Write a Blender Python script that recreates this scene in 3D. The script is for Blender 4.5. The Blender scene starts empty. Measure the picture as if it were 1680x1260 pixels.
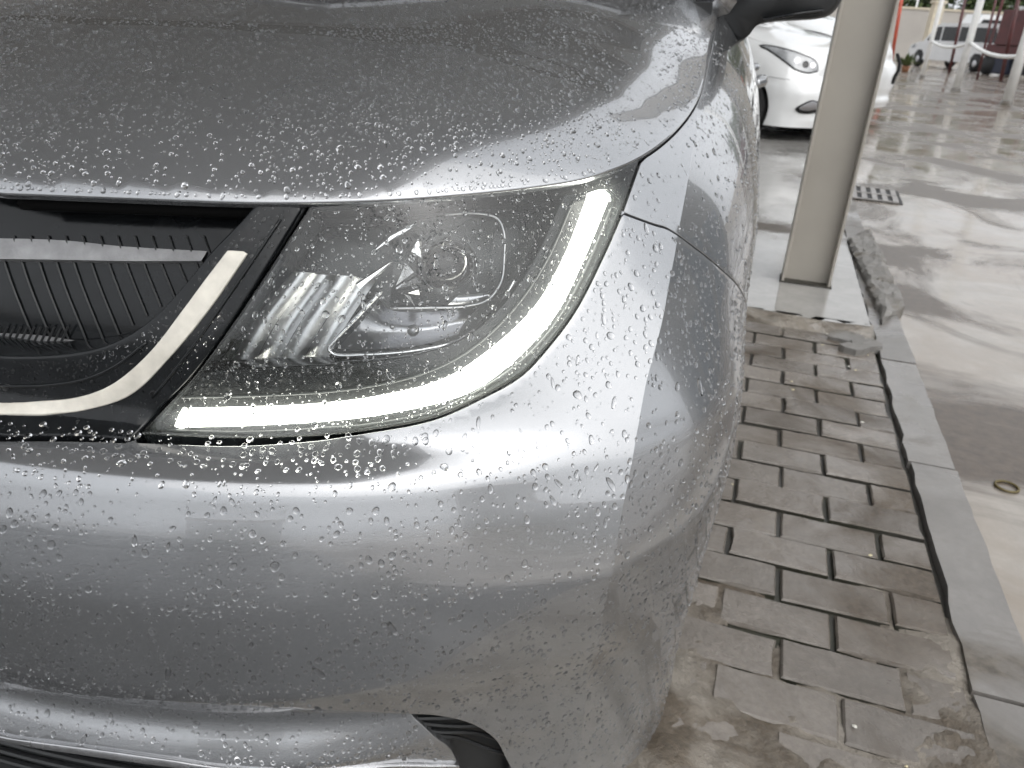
import bpy, bmesh, math, random
import numpy as np
from mathutils import Vector, Matrix, geometry
from mathutils.bvhtree import BVHTree

R_ = math.radians
scene = bpy.context.scene
COL = scene.collection
rng = random.Random(7)
nrg = np.random.default_rng(11)

# ------------------------------------------------------------------ camera
PW, PH, FPX, CAM_H = 1680., 1260., 1262., 1.0
PITCH, ROLL = R_(25.5), R_(3.4)
_n = np.array([-math.cos(PITCH)*math.sin(ROLL), math.cos(PITCH)*math.cos(ROLL), math.sin(PITCH)])
_up = -_n
_fw = np.array([0, 0, 1.]); _fw = _fw - _up*(_fw @ _up); _fw /= np.linalg.norm(_fw)
_rt = np.cross(_fw, _up)
if _rt[0] < 0: _rt = -_rt
CR = np.array([_rt, _fw, _up])                      # world = CR @ (right, down, forward)
cam_d = bpy.data.cameras.new('camera')
cam = bpy.data.objects.new('camera', cam_d); COL.objects.link(cam)
cam_d.sensor_fit = 'HORIZONTAL'; cam_d.sensor_width = 36.; cam_d.lens = FPX/PW*36.
cam_d.clip_start = .02; cam_d.clip_end = 600.
cam_d.dof.use_dof = True; cam_d.dof.focus_distance = .74; cam_d.dof.aperture_fstop = 11.
_m = Matrix(((CR[0][0], -CR[0][1], -CR[0][2], 0), (CR[1][0], -CR[1][1], -CR[1][2], 0),
             (CR[2][0], -CR[2][1], -CR[2][2], CAM_H), (0, 0, 0, 1)))
cam.matrix_world = _m
scene.camera = cam

# ------------------------------------------------------------------ sky, sun, exposure
SUN_EL, SUN_ROT = R_(52), R_(150)
w = bpy.data.worlds.new('World'); scene.world = w; w.use_nodes = True
nt = w.node_tree; nt.nodes.clear()
sky = nt.nodes.new('ShaderNodeTexSky'); sky.sky_type = 'NISHITA'; sky.sun_disc = False
sky.sun_elevation = SUN_EL; sky.sun_rotation = SUN_ROT
sky.air_density = 1.0; sky.dust_density = 6.0; sky.ozone_density = 1.0
hs = nt.nodes.new('ShaderNodeHueSaturation'); hs.inputs['Saturation'].default_value = .10
mx = nt.nodes.new('ShaderNodeMix'); mx.data_type = 'RGBA'; mx.inputs[0].default_value = .6
mx.inputs[7].default_value = (7.2, 7.45, 7.8, 1)                 # even overcast cloud layer
bg = nt.nodes.new('ShaderNodeBackground'); bg.inputs['Strength'].default_value = .10
wo = nt.nodes.new('ShaderNodeOutputWorld')
nt.links.new(sky.outputs[0], hs.inputs['Color']); nt.links.new(hs.outputs[0], mx.inputs[6])
nt.links.new(mx.outputs[2], bg.inputs['Color']); nt.links.new(bg.outputs[0], wo.inputs[0])
sd = bpy.data.lights.new('sun', 'SUN'); sd.energy = .5; sd.angle = R_(85); sd.color = (1, .97, .92)
sun = bpy.data.objects.new('sun', sd); COL.objects.link(sun)
_d = Vector((math.sin(SUN_ROT)*math.cos(SUN_EL), math.cos(SUN_ROT)*math.cos(SUN_EL), math.sin(SUN_EL)))
sun.rotation_euler = _d.to_track_quat('Z', 'Y').to_euler()
vs = scene.view_settings
vs.view_transform = 'Standard'; vs.look = 'None'; vs.gamma = 1; vs.exposure = .95; vs.use_curve_mapping = False
scene.render.engine = 'CYCLES'
scene.cycles.use_denoising = True
scene.cycles.max_bounces = 7; scene.cycles.diffuse_bounces = 3; scene.cycles.glossy_bounces = 4; scene.cycles.transmission_bounces = 6; scene.cycles.transparent_max_bounces = 10
scene.cycles.use_adaptive_sampling = True; scene.cycles.adaptive_threshold = .035; scene.cycles.adaptive_min_samples = 20
scene.cycles.sample_clamp_indirect = 6.

# ------------------------------------------------------------------ helpers
def ray(px, py):
    d = CR @ np.array([(px-PW/2)/FPX, (py-PH/2)/FPX, 1.]); return d
def at_z(px, py, z=0.):
    d = ray(px, py); t = (z-CAM_H)/d[2]; return Vector((d[0]*t, d[1]*t, z))
def at_y(px, py, Y):
    d = ray(px, py); t = Y/d[1]; return Vector((d[0]*t, Y, CAM_H+d[2]*t))

def tag(o, label=None, cat=None, group=None, kind=None):
    if label: o['label'] = label
    if cat: o['category'] = cat
    if group: o['group'] = group
    if kind: o['kind'] = kind
    return o
def empty(name, loc=(0, 0, 0), rz=0., parent=None):
    o = bpy.data.objects.new(name, None); COL.objects.link(o); o.location = loc; o.rotation_euler[2] = rz
    o.empty_display_size = .1
    if parent: o.parent = parent
    return o
def link(name, me, mat=None, parent=None, smooth=False):
    o = bpy.data.objects.new(name, me); COL.objects.link(o)
    if mat and not me.materials: me.materials.append(mat)
    if parent: o.parent = parent
    if smooth: me.shade_smooth()
    return o
def mesh(name, verts, faces, mat=None, parent=None, smooth=False):
    me = bpy.data.meshes.new(name); me.from_pydata([tuple(v) for v in verts], [], faces); me.validate(); me.update()
    return link(name, me, mat, parent, smooth)

class MB:
    """collects simple solids into one mesh"""
    def __init__(s): s.v = []; s.f = []
    def add(s, v, f):
        k = len(s.v); s.v += [tuple(a) for a in v]; s.f += [tuple(i+k for i in q) for q in f]; return s
    def box(s, a, b, M=None, bev=0.):
        x0, y0, z0 = a; x1, y1, z1 = b
        if bev:
            bm = bmesh.new(); bmesh.ops.create_cube(bm, size=1)
            for q in bm.verts: q.co = ((x0+x1)/2+q.co.x*(x1-x0), (y0+y1)/2+q.co.y*(y1-y0), (z0+z1)/2+q.co.z*(z1-z0))
            bmesh.ops.bevel(bm, geom=list(bm.edges), offset=bev, segments=2, profile=.5, affect='EDGES')
            bm.verts.index_update(); v = [q.co.copy() for q in bm.verts]; f = [[q.index for q in g.verts] for g in bm.faces]; bm.free()
        else:
            v = [Vector(p) for p in ((x0,y0,z0),(x1,y0,z0),(x1,y1,z0),(x0,y1,z0),(x0,y0,z1),(x1,y0,z1),(x1,y1,z1),(x0,y1,z1))]
            f = [(0,3,2,1),(4,5,6,7),(0,1,5,4),(1,2,6,5),(2,3,7,6),(3,0,4,7)]
        if M: v = [M @ q for q in v]
        return s.add(v, f)
    def tube(s, pts, r, n=10, cap=True, flat=1.0):
        pts = [Vector(p) for p in pts]; rs = r if hasattr(r, '__len__') else [r]*len(pts)
        v = []; f = []
        up = None
        for i, p in enumerate(pts):
            t = (pts[min(i+1, len(pts)-1)]-pts[max(i-1, 0)]).normalized()
            if up is None:
                up = Vector((0, 0, 1)) if abs(t.z) < .9 else Vector((1, 0, 0))
            a = t.cross(up).normalized(); b = a.cross(t).normalized(); up = b
            for k in range(n):
                th = 2*math.pi*k/n; v.append(p+(a*math.cos(th)+b*math.sin(th)*flat)*rs[i])
        for i in range(len(pts)-1):
            for k in range(n):
                f.append((i*n+k, i*n+(k+1) % n, (i+1)*n+(k+1) % n, (i+1)*n+k))
        if cap: f.append(tuple(range(n))[::-1]); f.append(tuple((len(pts)-1)*n+k for k in range(n)))
        return s.add(v, f)
    def lathe(s, prof, n=32, M=None, closed=False):
        v = []; f = []; m = len(prof)
        for k in range(n):
            th = 2*math.pi*k/n
            for (r, h) in prof: v.append(Vector((r*math.cos(th), r*math.sin(th), h)))
        for k in range(n):
            for j in range(m if closed else m-1):
                j2 = (j+1) % m
                f.append((k*m+j, ((k+1) % n)*m+j, ((k+1) % n)*m+j2, k*m+j2))
        if M: v = [M @ q for q in v]
        return s.add(v, f)
    def prism(s, poly, h0, h1, M=None):
        n = len(poly); v = [Vector((p[0], p[1], h0)) for p in poly]+[Vector((p[0], p[1], h1)) for p in poly]
        f = [tuple(range(n))[::-1], tuple(range(n, 2*n))]+[(i, (i+1) % n, n+(i+1) % n, n+i) for i in range(n)]
        if M: v = [M @ q for q in v]
        return s.add(v, f)
    def build(s, name, mat=None, parent=None, smooth=False): return mesh(name, s.v, s.f, mat, parent, smooth)

# ------------------------------------------------------------------ materials
def newmat(name):
    m = bpy.data.materials.new(name); m.use_nodes = True; t = m.node_tree; t.nodes.clear()
    out = t.nodes.new('ShaderNodeOutputMaterial'); return m, t, out
def prin(name, col, rough=.5, metal=0., coat=0., coat_r=.05, spec=.5, noise=None, bump=0., bscale=60., emit=None, estr=0., var=0., vscale=6., sheen=0.):
    m, t, out = newmat(name); b = t.nodes.new('ShaderNodeBsdfPrincipled'); t.links.new(b.outputs[0], out.inputs[0])
    b.inputs['Base Color'].default_value = (*col, 1); b.inputs['Roughness'].default_value = rough; b.inputs['Metallic'].default_value = metal
    b.inputs['Coat Weight'].default_value = coat; b.inputs['Coat Roughness'].default_value = coat_r; b.inputs['Specular IOR Level'].default_value = spec
    if emit: b.inputs['Emission Color'].default_value = (*emit, 1); b.inputs['Emission Strength'].default_value = estr
    tc = t.nodes.new('ShaderNodeTexCoord')
    if var:
        n = t.nodes.new('ShaderNodeTexNoise'); n.inputs['Scale'].default_value = vscale; n.inputs['Detail'].default_value = 8
        t.links.new(tc.outputs['Object'], n.inputs['Vector'])
        r = t.nodes.new('ShaderNodeMapRange'); r.inputs[1].default_value = .3; r.inputs[2].default_value = .7
        r.inputs[3].default_value = 1-var; r.inputs[4].default_value = 1+var; t.links.new(n.outputs[0], r.inputs[0])
        mu = t.nodes.new('ShaderNodeVectorMath'); mu.operation = 'SCALE'; mu.inputs[0].default_value = col
        t.links.new(r.outputs[0], mu.inputs['Scale']); t.links.new(mu.outputs[0], b.inputs['Base Color'])
        r2 = t.nodes.new('ShaderNodeMapRange'); r2.inputs[3].default_value = max(.02, rough-.12); r2.inputs[4].default_value = min(1, rough+.12)
        t.links.new(n.outputs[0], r2.inputs[0]); t.links.new(r2.outputs[0], b.inputs['Roughness'])
    if bump:
        n = t.nodes.new('ShaderNodeTexNoise'); n.inputs['Scale'].default_value = bscale; n.inputs['Detail'].default_value = 6
        t.links.new(tc.outputs['Object'], n.inputs['Vector'])
        bp = t.nodes.new('ShaderNodeBump'); bp.inputs['Strength'].default_value = bump; bp.inputs['Distance'].default_value = .01
        t.links.new(n.outputs[0], bp.inputs['Height']); t.links.new(bp.outputs[0], b.inputs['Normal'])
    return m
# ------------------------------------------------------------------ the silver car: a lofted body surface in car coordinates
# x across (towards the photo's right), y rearwards from the nose, z up
PSI = R_(14.); CT = np.array([-.675, .601, 0.])
cp, sp = math.cos(PSI), math.sin(PSI)
def w2c(v): x, y = v[0]-CT[0], v[1]-CT[1]; return np.array([x*cp-y*sp, x*sp+y*cp, v[2]])
def wd2c(v): return np.array([v[0]*cp-v[1]*sp, v[0]*sp+v[1]*cp, v[2]])
car = empty('silver_car', CT, -PSI)
CAMC = w2c((0, 0, CAM_H))

def bspline(ctrl, n):
    P = np.array(ctrl, float); P = np.vstack([2*P[0]-P[1], P, 2*P[-1]-P[-2]])
    m = len(P)-3; t = np.linspace(0, m-1e-9, n); i = t.astype(int); u = (t-i)[:, None]
    return ((1-u)**3*P[i]+(3*u**3-6*u**2+4)*P[i+1]+(-3*u**3+3*u**2+3*u+1)*P[i+2]+u**3*P[i+3])/6
def catmull(pts, per=10):
    P = np.array(pts, float)
    if len(P) < 3: return np.array([P[0]*(1-a)+P[-1]*a for a in np.linspace(0, 1, per+1)])
    P = np.vstack([2*P[0]-P[1], P, 2*P[-1]-P[-2]]); out = []
    for i in range(1, len(P)-2):
        p0, p1, p2, p3 = P[i-1:i+3]
        t0 = 0.; t1 = t0+np.linalg.norm(p1-p0)**.5; t2 = t1+np.linalg.norm(p2-p1)**.5; t3 = t2+np.linalg.norm(p3-p2)**.5
        for k in range(per):
            t = t1+(t2-t1)*k/per
            a1 = (t1-t)/(t1-t0)*p0+(t-t0)/(t1-t0)*p1; a2 = (t2-t)/(t2-t1)*p1+(t-t1)/(t2-t1)*p2; a3 = (t3-t)/(t3-t2)*p2+(t-t2)/(t3-t2)*p3
            b1 = (t2-t)/(t2-t0)*a1+(t-t0)/(t2-t0)*a2; b2 = (t3-t)/(t3-t1)*a2+(t-t1)/(t3-t1)*a3
            out.append((t2-t)/(t2-t1)*b1+(t-t1)/(t2-t1)*b2)
    out.append(P[-2]); return np.array(out)

_plan = bspline([(-.4, .06), (-.2, .012), (0, 0), (.2, .012), (.36, .04), (.50, .085), (.62, .15), (.72, .24), (.79, .35), (.835, .48), (.862, .63), (.878, .80),
                 (.886, 1.0), (.888, 1.3), (.888, 1.8), (.886, 2.4), (.88, 3.2), (.86, 3.8)], 6000)
_seg = np.r_[0, np.cumsum(np.linalg.norm(np.diff(_plan, axis=0), axis=1))]
_i0 = np.argmin(np.abs(_plan[:, 0])); _seg -= _seg[_i0]                 # s = 0 on the centre line
_tan = np.gradient(_plan, _seg, axis=0); _tan /= np.linalg.norm(_tan, axis=1)[:, None]
def plan(s):
    x = np.interp(s, _seg, _plan[:, 0]); y = np.interp(s, _seg, _plan[:, 1])
    tx = np.interp(s, _seg, _tan[:, 0]); ty = np.interp(s, _seg, _tan[:, 1]); return x, y, tx, ty
def s_of_y(yy): k = _i0+np.argmin(np.abs(_plan[_i0:, 1]-yy)); return float(_seg[k])

ZS = [.03, .18, .23, .265, .284, .296, .37, .47, .54, .578, .600, .622, .70, .75, .80, .85, .90, .95, 1.0, 1.06, 1.12]
SS = [-.4, .45, .62, .80, 1.00, 1.30, 1.8, 2.4, 5.]
OT = [  # inset of the skin from the plan curve, per station (rows) and height (columns)
 [.03, .03, .008, .020, .030, .028, .007, .0, .011, .024, .034, .104, .113, .128, .147, .171, .205, .26, .34, .46, .6],
 [.03, .03, .008, .020, .030, .028, .007, .0, .011, .024, .034, .104, .113, .128, .147, .171, .205, .26, .34, .46, .6],
 [.04, .04, .026, .028, .030, .028, .008, .0, .010, .021, .029, .062, .084, .106, .132, .162, .203, .26, .34, .46, .6],
 [.04, .04, .036, .034, .030, .028, .008, .0, .017, .031, .039, .048, .074, .097, .122, .151, .19, .25, .33, .45, .6],
 [.012, .012, .008, .005, .003, .003, .002, 0., .004, .010, .014, .019, .034, .055, .083, .116, .16, .22, .30, .42, .55],
 [.025, .025, .02, .016, .013, .012, .008, .002, 0., .002, .003, .005, .012, .024, .045, .078, .12, .17, .24, .34, .45],
 [.025, .025, .02, .016, .013, .012, .008, .002, 0., .002, .003, .005, .010, .016, .026, .042, .066, .10, .145, .21, .30],
 [.025, .025, .02, .016, .013, .012, .008, .002, 0., .002, .003, .005, .008, .012, .018, .028, .043, .063, .09, .13, .18],
 [.025, .025, .02, .016, .013, .012, .008, .002, 0., .002, .003, .005, .008, .012, .018, .028, .043, .063, .09, .13, .18]]
def pchip(x, y, q):
    x = np.array(x, float); y = np.array(y, float); h = np.diff(x); d = np.diff(y, axis=0)/h.reshape(-1, *([1]*(y.ndim-1)))
    m = np.zeros_like(y); m[0] = d[0]; m[-1] = d[-1]
    for k in range(1, len(x)-1):
        a, b = d[k-1], d[k]; w1 = 2*h[k]+h[k-1]; w2 = h[k]+2*h[k-1]
        with np.errstate(all='ignore'): hm = (w1+w2)/(w1/a+w2/b)
        m[k] = np.where(a*b > 0, hm, 0)
    i = np.clip(np.searchsorted(x, q)-1, 0, len(x)-2); sh = (-1, *([1]*(y.ndim-1))); t = ((q-x[i])/h[i]).reshape(sh); hh = h[i].reshape(sh)
    return (2*t**3-3*t**2+1)*y[i]+(t**3-2*t**2+t)*hh*m[i]+(-2*t**3+3*t**2)*y[i+1]+(t**3-t**2)*hh*m[i+1]
ZG = np.arange(.03, 1.1201, .002); SG = np.arange(-.4, 5.0, .01)
_o = pchip(ZS, np.array(OT).T, ZG)                    # (nz, stations)
OG = pchip(SS, _o.T, SG)                              # (ns, nz)
def gblur(a, sig, ax):
    n = int(sig*3)+1; k = np.exp(-.5*(np.arange(-n, n+1)/sig)**2); k /= k.sum()
    p = [(0, 0), (0, 0)]; p[ax] = (n, n); b = np.pad(a, p, mode='edge')
    return np.apply_along_axis(lambda r: np.convolve(r, k, 'valid'), ax, b)
_u = np.clip((ZG-.58)/.17, 0, 1); _u = 1-_u*_u*(3-2*_u)
OG = OG-np.exp(-.5*((SG-1.0)/.13)**2)[:, None]*(_u*np.interp(ZG, [.05, .25, .40, .52, .60], [.024, .030, .037, .043, .044]))[None]-.012*np.exp(-.5*((SG-.93)/.10)**2)[:, None]*np.clip((.30-ZG)/.2, 0, 1)[None]       # the bumper's squarer lower corner
OG = gblur(gblur(OG, 2.3, 1), 5., 0)
def inset(s, z):
    fi = np.clip((np.asarray(s)+.4)/.01, 0, len(SG)-1.001); fj = np.clip((np.asarray(z)-.03)/.002, 0, len(ZG)-1.001)
    i = fi.astype(int); j = fj.astype(int); a = fi-i; b = fj-j
    return (OG[i, j]*(1-a)+OG[i+1, j]*a)*(1-b)+(OG[i, j+1]*(1-a)+OG[i+1, j+1]*a)*b
CREASE = None                                         # (heights, positions) of the sharp edge down the front corner
def skin0(s, z):
    s = np.asarray(s, float); z = np.asarray(z, float); x, y, tx, ty = plan(s); o = inset(s, z)
    if CREASE is not None: o = o-np.interp(z, [.0, .10, .50, .80, .92], [.022, .022, .020, .012, 0.])*np.exp(-np.abs(s-np.interp(z, *CREASE))/.11)
    return np.stack([x-ty*o, y+tx*o, z+0*s], -1)      # outward plan normal is (ty, -tx)
def skin(s, z, depth=0.):
    s = np.asarray(s, float); z = np.asarray(z, float); e = .004
    p = skin0(s, z); n = np.cross(skin0(s+e, z)-skin0(s-e, z), skin0(s, z+e)-skin0(s, z-e))
    n /= np.linalg.norm(n, axis=-1)[..., None]
    return p-n*depth, n
_bvh = {}
def level(depth):
    if depth not in _bvh:
        s = np.arange(-.3, 2.6, .008); z = np.arange(.05, 1.11, .005); S, Z = np.meshgrid(s, z, indexing='ij')
        P, _ = skin(S, Z, depth); nz = len(z); f = []
        for i in range(len(s)-1):
            for j in range(nz-1): a = i*nz+j; f += [(a, a+nz, a+nz+1), (a, a+nz+1, a+1)]
        _bvh[depth] = (BVHTree.FromPolygons([tuple(q) for q in P.reshape(-1, 3)], f), P.reshape(-1, 3), f, S.ravel(), Z.ravel())
    return _bvh[depth]
def trace(px, py, depth=0.):
    """where the line of sight through a photo pixel meets the body skin (or a layer below it): surface parameters (s, z)"""
    t, P, f, S, Z = level(depth); d = wd2c(ray(px, py))
    h = t.ray_cast(Vector(CAMC), Vector(d))
    if h[0] is None: raise ValueError(f'no skin at {px},{py}')
    a, b, c = f[h[2]]; A, B, C = P[a], P[b], P[c]; q = np.array(h[0]); v0, v1, v2 = B-A, C-A, q-A
    d00, d01, d11, d20, d21 = v0@v0, v0@v1, v1@v1, v2@v0, v2@v1; den = d00*d11-d01*d01
    v = (d11*d20-d01*d21)/den; w_ = (d00*d21-d01*d20)/den
    return (1-v-w_)*S[a]+v*S[b]+w_*S[c], (1-v-w_)*Z[a]+v*Z[b]+w_*Z[c]
def tr(pts, depth=0., per=8):
    """a smooth curve through photo points, laid on the skin"""
    return np.array([trace(*p, depth) for p in catmull(pts, per)])

def resample(P, step, closed=False):
    P = np.array(P, float)
    if closed: P = np.vstack([P, P[:1]])
    L = np.r_[0, np.cumsum(np.linalg.norm(np.diff(P, axis=0), axis=1))]; n = max(2, int(L[-1]/step)+1)
    t = np.linspace(0, L[-1], n); out = np.stack([np.interp(t, L, P[:, k]) for k in range(P.shape[1])], -1)
    return out[:-1] if closed else out
def poly(*curves, step=.006):
    """closed outline from curves laid end to end, keeping the corners between them"""
    out = []
    for c in curves:
        c = np.array(c, float); c = resample(c, step) if len(c) > 1 else c
        if len(out) and np.linalg.norm(out[-1]-c[0]) < 1e-5: c = c[1:]
        out += list(c)
    if np.linalg.norm(out[-1]-out[0]) < 1e-4: out = out[:-1]
    return np.array(out)
def area(P): x, y = P[:, 0], P[:, 1]; return .5*np.sum(x*np.roll(y, -1)-np.roll(x, -1)*y)
def shrink(P, d):
    P = np.array(P); sg = 1 if area(P) > 0 else -1
    e1 = P-np.roll(P, 1, 0); e2 = np.roll(P, -1, 0)-P
    n1 = np.stack([-e1[:, 1], e1[:, 0]], -1); n1 /= np.linalg.norm(n1, axis=1)[:, None]+1e-12
    n2 = np.stack([-e2[:, 1], e2[:, 0]], -1); n2 /= np.linalg.norm(n2, axis=1)[:, None]+1e-12
    n = n1+n2; n /= np.maximum(np.sum(n*n, 1), .6)[:, None]/2
    return P+sg*n*d
def inside(P, Q):
    x, y = Q[:, 0], Q[:, 1]; r = np.zeros(len(Q), bool); a = P; b = np.roll(P, -1, 0)
    for (x0, y0), (x1, y1) in zip(a, b):
        if y0 == y1: continue
        c = (y0 > y) != (y1 > y); r ^= c & (x < (x1-x0)*(y-y0)/(y1-y0)+x0)
    return r
def near_edge(P, Q, d):
    m = np.full(len(Q), False)
    for p in P: m |= np.sum((Q-p)**2, 1) < d*d
    return m
def skin_panel(name, outline, mat, parent, surf=None, grid=(.010, .008), depth=0., gap=.0014, lip=.0016, flange=.014, crease=None, mirror=False):
    """a trimmed sheet of the body surface with rolled edges and a folded flange"""
    surf = surf or (lambda a, b: skin(a, b, depth))
    P = shrink(outline, gap) if gap else np.array(outline)
    if area(P) < 0: P = P[::-1]
    lo, hi = P.min(0), P.max(0)
    gx = np.arange(lo[0]+grid[0]*.5, hi[0], grid[0]); gy = np.arange(lo[1]+grid[1]*.5, hi[1], grid[1])
    Q = np.stack(np.meshgrid(gx, gy, indexing='ij'), -1).reshape(-1, 2)
    Q = Q[inside(P, Q)]; Q = Q[~near_edge(P, Q, min(grid)*.55)]
    n = len(P); ce = []; C = np.zeros((0, 2))
    if crease is not None:
        C = crease[inside(shrink(P, .003), crease)]; Q = Q[~near_edge(C, Q, min(grid)*.5)]
        ce = [(n+i, n+i+1) for i in range(len(C)-1) if np.linalg.norm(C[i]-C[i+1]) < .03]
    allp = np.vstack([P, C, Q])
    r = geometry.delaunay_2d_cdt([Vector(p) for p in allp], [(i, (i+1) % n) for i in range(n)]+ce, [], 1, 1e-7)
    V = np.array([tuple(v) for v in r[0]]); F = [list(f) for f in r[2]]
    X, N = surf(V[:, 0], V[:, 1]); verts = [tuple(p) for p in X]
    # boundary loop in order
    idx = [None]*n; cset = set()
    for k, src in enumerate(r[3]):
        for i in src:
            if n <= i < n+len(C): cset.add(k)
            if i < n: idx[i] = k
    idx = [i for i in idx if i is not None]
    B = X[idx]; BN = N[idx]; T = np.roll(B, -1, 0)-np.roll(B, 1, 0); T /= np.linalg.norm(T, axis=1)[:, None]+1e-12
    out = np.cross(T, BN)
    if F:
        a, b, c = (X[i] for i in F[0][:3]); sgn = np.sign(np.dot(np.cross(b-a, c-a), N[F[0][0]]))
        if sgn < 0: F = [f[::-1] for f in F]
    prev = idx
    rings = [(lip*.5, lip*.13), (lip*.87, lip*.5), (lip, lip), (lip, flange)]
    for (o_, d_) in rings:
        k = len(verts); ring = B+out*o_-BN*d_; verts += [tuple(p) for p in ring]; cur = list(range(k, k+len(idx)))
        for i in range(len(idx)):
            j = (i+1) % len(idx); F.append([prev[j], prev[i], cur[i], cur[j]])
        prev = cur
    if mirror:
        k = len(verts); cset |= {i+k for i in cset}; verts += [(-x, y, z) for x, y, z in verts]; F += [[i+k for i in f][::-1] for f in F]
    ob = mesh(name, verts, F, mat, parent, True)
    if cset:
        for e in ob.data.edges:
            if e.vertices[0] in cset and e.vertices[1] in cset: e.use_edge_sharp = True
    return ob

# the sharp edge that runs down the front corner from the fender to the bumper's foot
_cr = np.array([trace(*p) for p in catmull([(1150, 172), (1126, 250), (1099, 357), (1071, 496), (1040, 620), (1005, 780), (985, 900), (962, 1010), (944, 1130), (930, 1235)], 6)])
_cr = np.vstack([_cr, [(_cr[-1, 0]-.003, .03)]]); _cr = _cr[np.argsort(_cr[:, 1])]
_k = np.ones(9)/9; _cs = np.convolve(np.pad(_cr[:, 0], 4, mode='edge'), _k, 'valid'); _cr = np.stack([_cs, _cr[:, 1]], -1)
CREASE = (_cr[:, 1], _cr[:, 0]); _bvh.clear()
c_crease = resample(_cr, .006)
# ------------------------------------------------------------------ car materials
def m_paint(name='silver_paint', col=(.36, .368, .38), rough=.235):
    m, t, out = newmat(name); N = t.nodes.new; L = t.links.new
    b = N('ShaderNodeBsdfPrincipled'); L(b.outputs[0], out.inputs[0]); tc = N('ShaderNodeTexCoord')
    b.inputs['Metallic'].default_value = .80; b.inputs['Roughness'].default_value = rough
    b.inputs['Coat Weight'].default_value = 1.; b.inputs['Coat Roughness'].default_value = .025; b.inputs['Coat IOR'].default_value = 1.8
    dn = N('ShaderNodeTexNoise'); dn.inputs['Scale'].default_value = 9.; dn.inputs['Detail'].default_value = 7.; L(tc.outputs['Object'], dn.inputs['Vector'])
    mr = N('ShaderNodeMapRange'); mr.inputs[3].default_value = .93; mr.inputs[4].default_value = 1.06; L(dn.outputs[0], mr.inputs[0])
    sv = N('ShaderNodeVectorMath'); sv.operation = 'SCALE'; sv.inputs[0].default_value = col; L(mr.outputs[0], sv.inputs['Scale'])
    L(sv.outputs[0], b.inputs['Base Color'])
    return m
PAINT = m_paint()
BLACK_GLOSS = prin('gloss_black_plastic', (.009, .010, .011), .14, spec=.38, bump=.02, bscale=300., var=.25, vscale=40.)
BLACK_SATIN = prin('satin_black_plastic', (.018, .019, .02), .42, bump=.05, bscale=500., var=.2, vscale=20.)
DARK = prin('lamp_housing_black', (.02, .023, .024), .25, var=.2, vscale=30.)
CHROME = prin('lamp_chrome', (.78, .78, .79), .22, metal=1., bump=.03, bscale=220.)
CHROME_DULL = prin('lamp_satin_chrome', (.42, .42, .44), .28, metal=1., bump=.03, bscale=160.)
CREAM = prin('light_guide_cream', (.62, .59, .52), .35, coat=.5, coat_r=.12, var=.12, vscale=70., bump=.05, bscale=400.)
SLAT = prin('grille_slat_grey', (.26, .26, .265), .38, metal=.15, var=.2, vscale=60., bump=.1, bscale=240.)
TRIM = prin('satin_silver_trim', (.5, .5, .51), .25, metal=.9, var=.1, vscale=40.)
RUBBER = prin('tyre_rubber', (.016, .016, .017), .75, var=.25, vscale=20., bump=.1, bscale=120.)
ALLOY = prin('alloy_wheel', (.45, .45, .46), .35, metal=.9, var=.1)
RED_PART = prin('red_reflector', (.5, .05, .03), .3)
DRL, _t, _o_ = newmat('daytime_light'); _e = _t.nodes.new('ShaderNodeEmission'); _t.links.new(_e.outputs[0], _o_.inputs[0])
_e.inputs[0].default_value = (1., .985, .88, 1); _e.inputs[1].default_value = 9.
def m_thin_glass(name, tint=(.93, .95, .95), rough=.015, haze=.0, film=True, ior=1.5):
    m, t, out = newmat(name); N = t.nodes.new; L = t.links.new
    tr_ = N('ShaderNodeBsdfTransparent'); tr_.inputs[0].default_value = (*tint, 1)
    gl = N('ShaderNodeBsdfGlossy'); gl.inputs['Roughness'].default_value = rough
    fr = N('ShaderNodeFresnel'); fr.inputs[0].default_value = ior
    mx_ = N('ShaderNodeMixShader'); L(fr.outputs[0], mx_.inputs[0]); L(tr_.outputs[0], mx_.inputs[1]); L(gl.outputs[0], mx_.inputs[2])
    last = mx_
    if film:
        tc = N('ShaderNodeTexCoord'); v = N('ShaderNodeTexVoronoi'); v.inputs['Scale'].default_value = 330.; L(tc.outputs['Object'], v.inputs['Vector'])
        r = N('ShaderNodeMapRange'); r.inputs[1].default_value = .15; r.inputs[2].default_value = .4; r.inputs[3].default_value = 1; r.inputs[4].default_value = 0; L(v.outputs['Distance'], r.inputs[0])
        n = N('ShaderNodeTexNoise'); n.inputs['Scale'].default_value = 30.; n.inputs['Detail'].default_value = 5; L(tc.outputs['Object'], n.inputs['Vector'])
        r2 = N('ShaderNodeMapRange'); r2.inputs[1].default_value = .45; r2.inputs[2].default_value = .65; L(n.outputs[0], r2.inputs[0])
        mu = N('ShaderNodeMath'); mu.operation = 'MULTIPLY'; L(r.outputs[0], mu.inputs[0]); L(r2.outputs[0], mu.inputs[1])
        bp = N('ShaderNodeBump'); bp.inputs['Strength'].default_value = .5; bp.inputs['Distance'].default_value = .0008; L(mu.outputs[0], bp.inputs['Height'])
        L(bp.outputs[0], gl.inputs['Normal']); L(bp.outputs[0], fr.inputs['Normal'])
    if haze:
        tl = N('ShaderNodeBsdfTranslucent'); tl.inputs[0].default_value = (.9, .95, .95, 1)
        m3 = N('ShaderNodeMixShader'); m3.inputs[0].default_value = haze; L(last.outputs[0], m3.inputs[1]); L(tl.outputs[0], m3.inputs[2]); last = m3
    L(last.outputs[0], out.inputs[0]); return m
LENS = m_thin_glass('wet_headlight_lens', haze=.03, ior=1.65)
WINDOW = m_thin_glass('tinted_window', tint=(.12, .13, .13), film=False)

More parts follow.
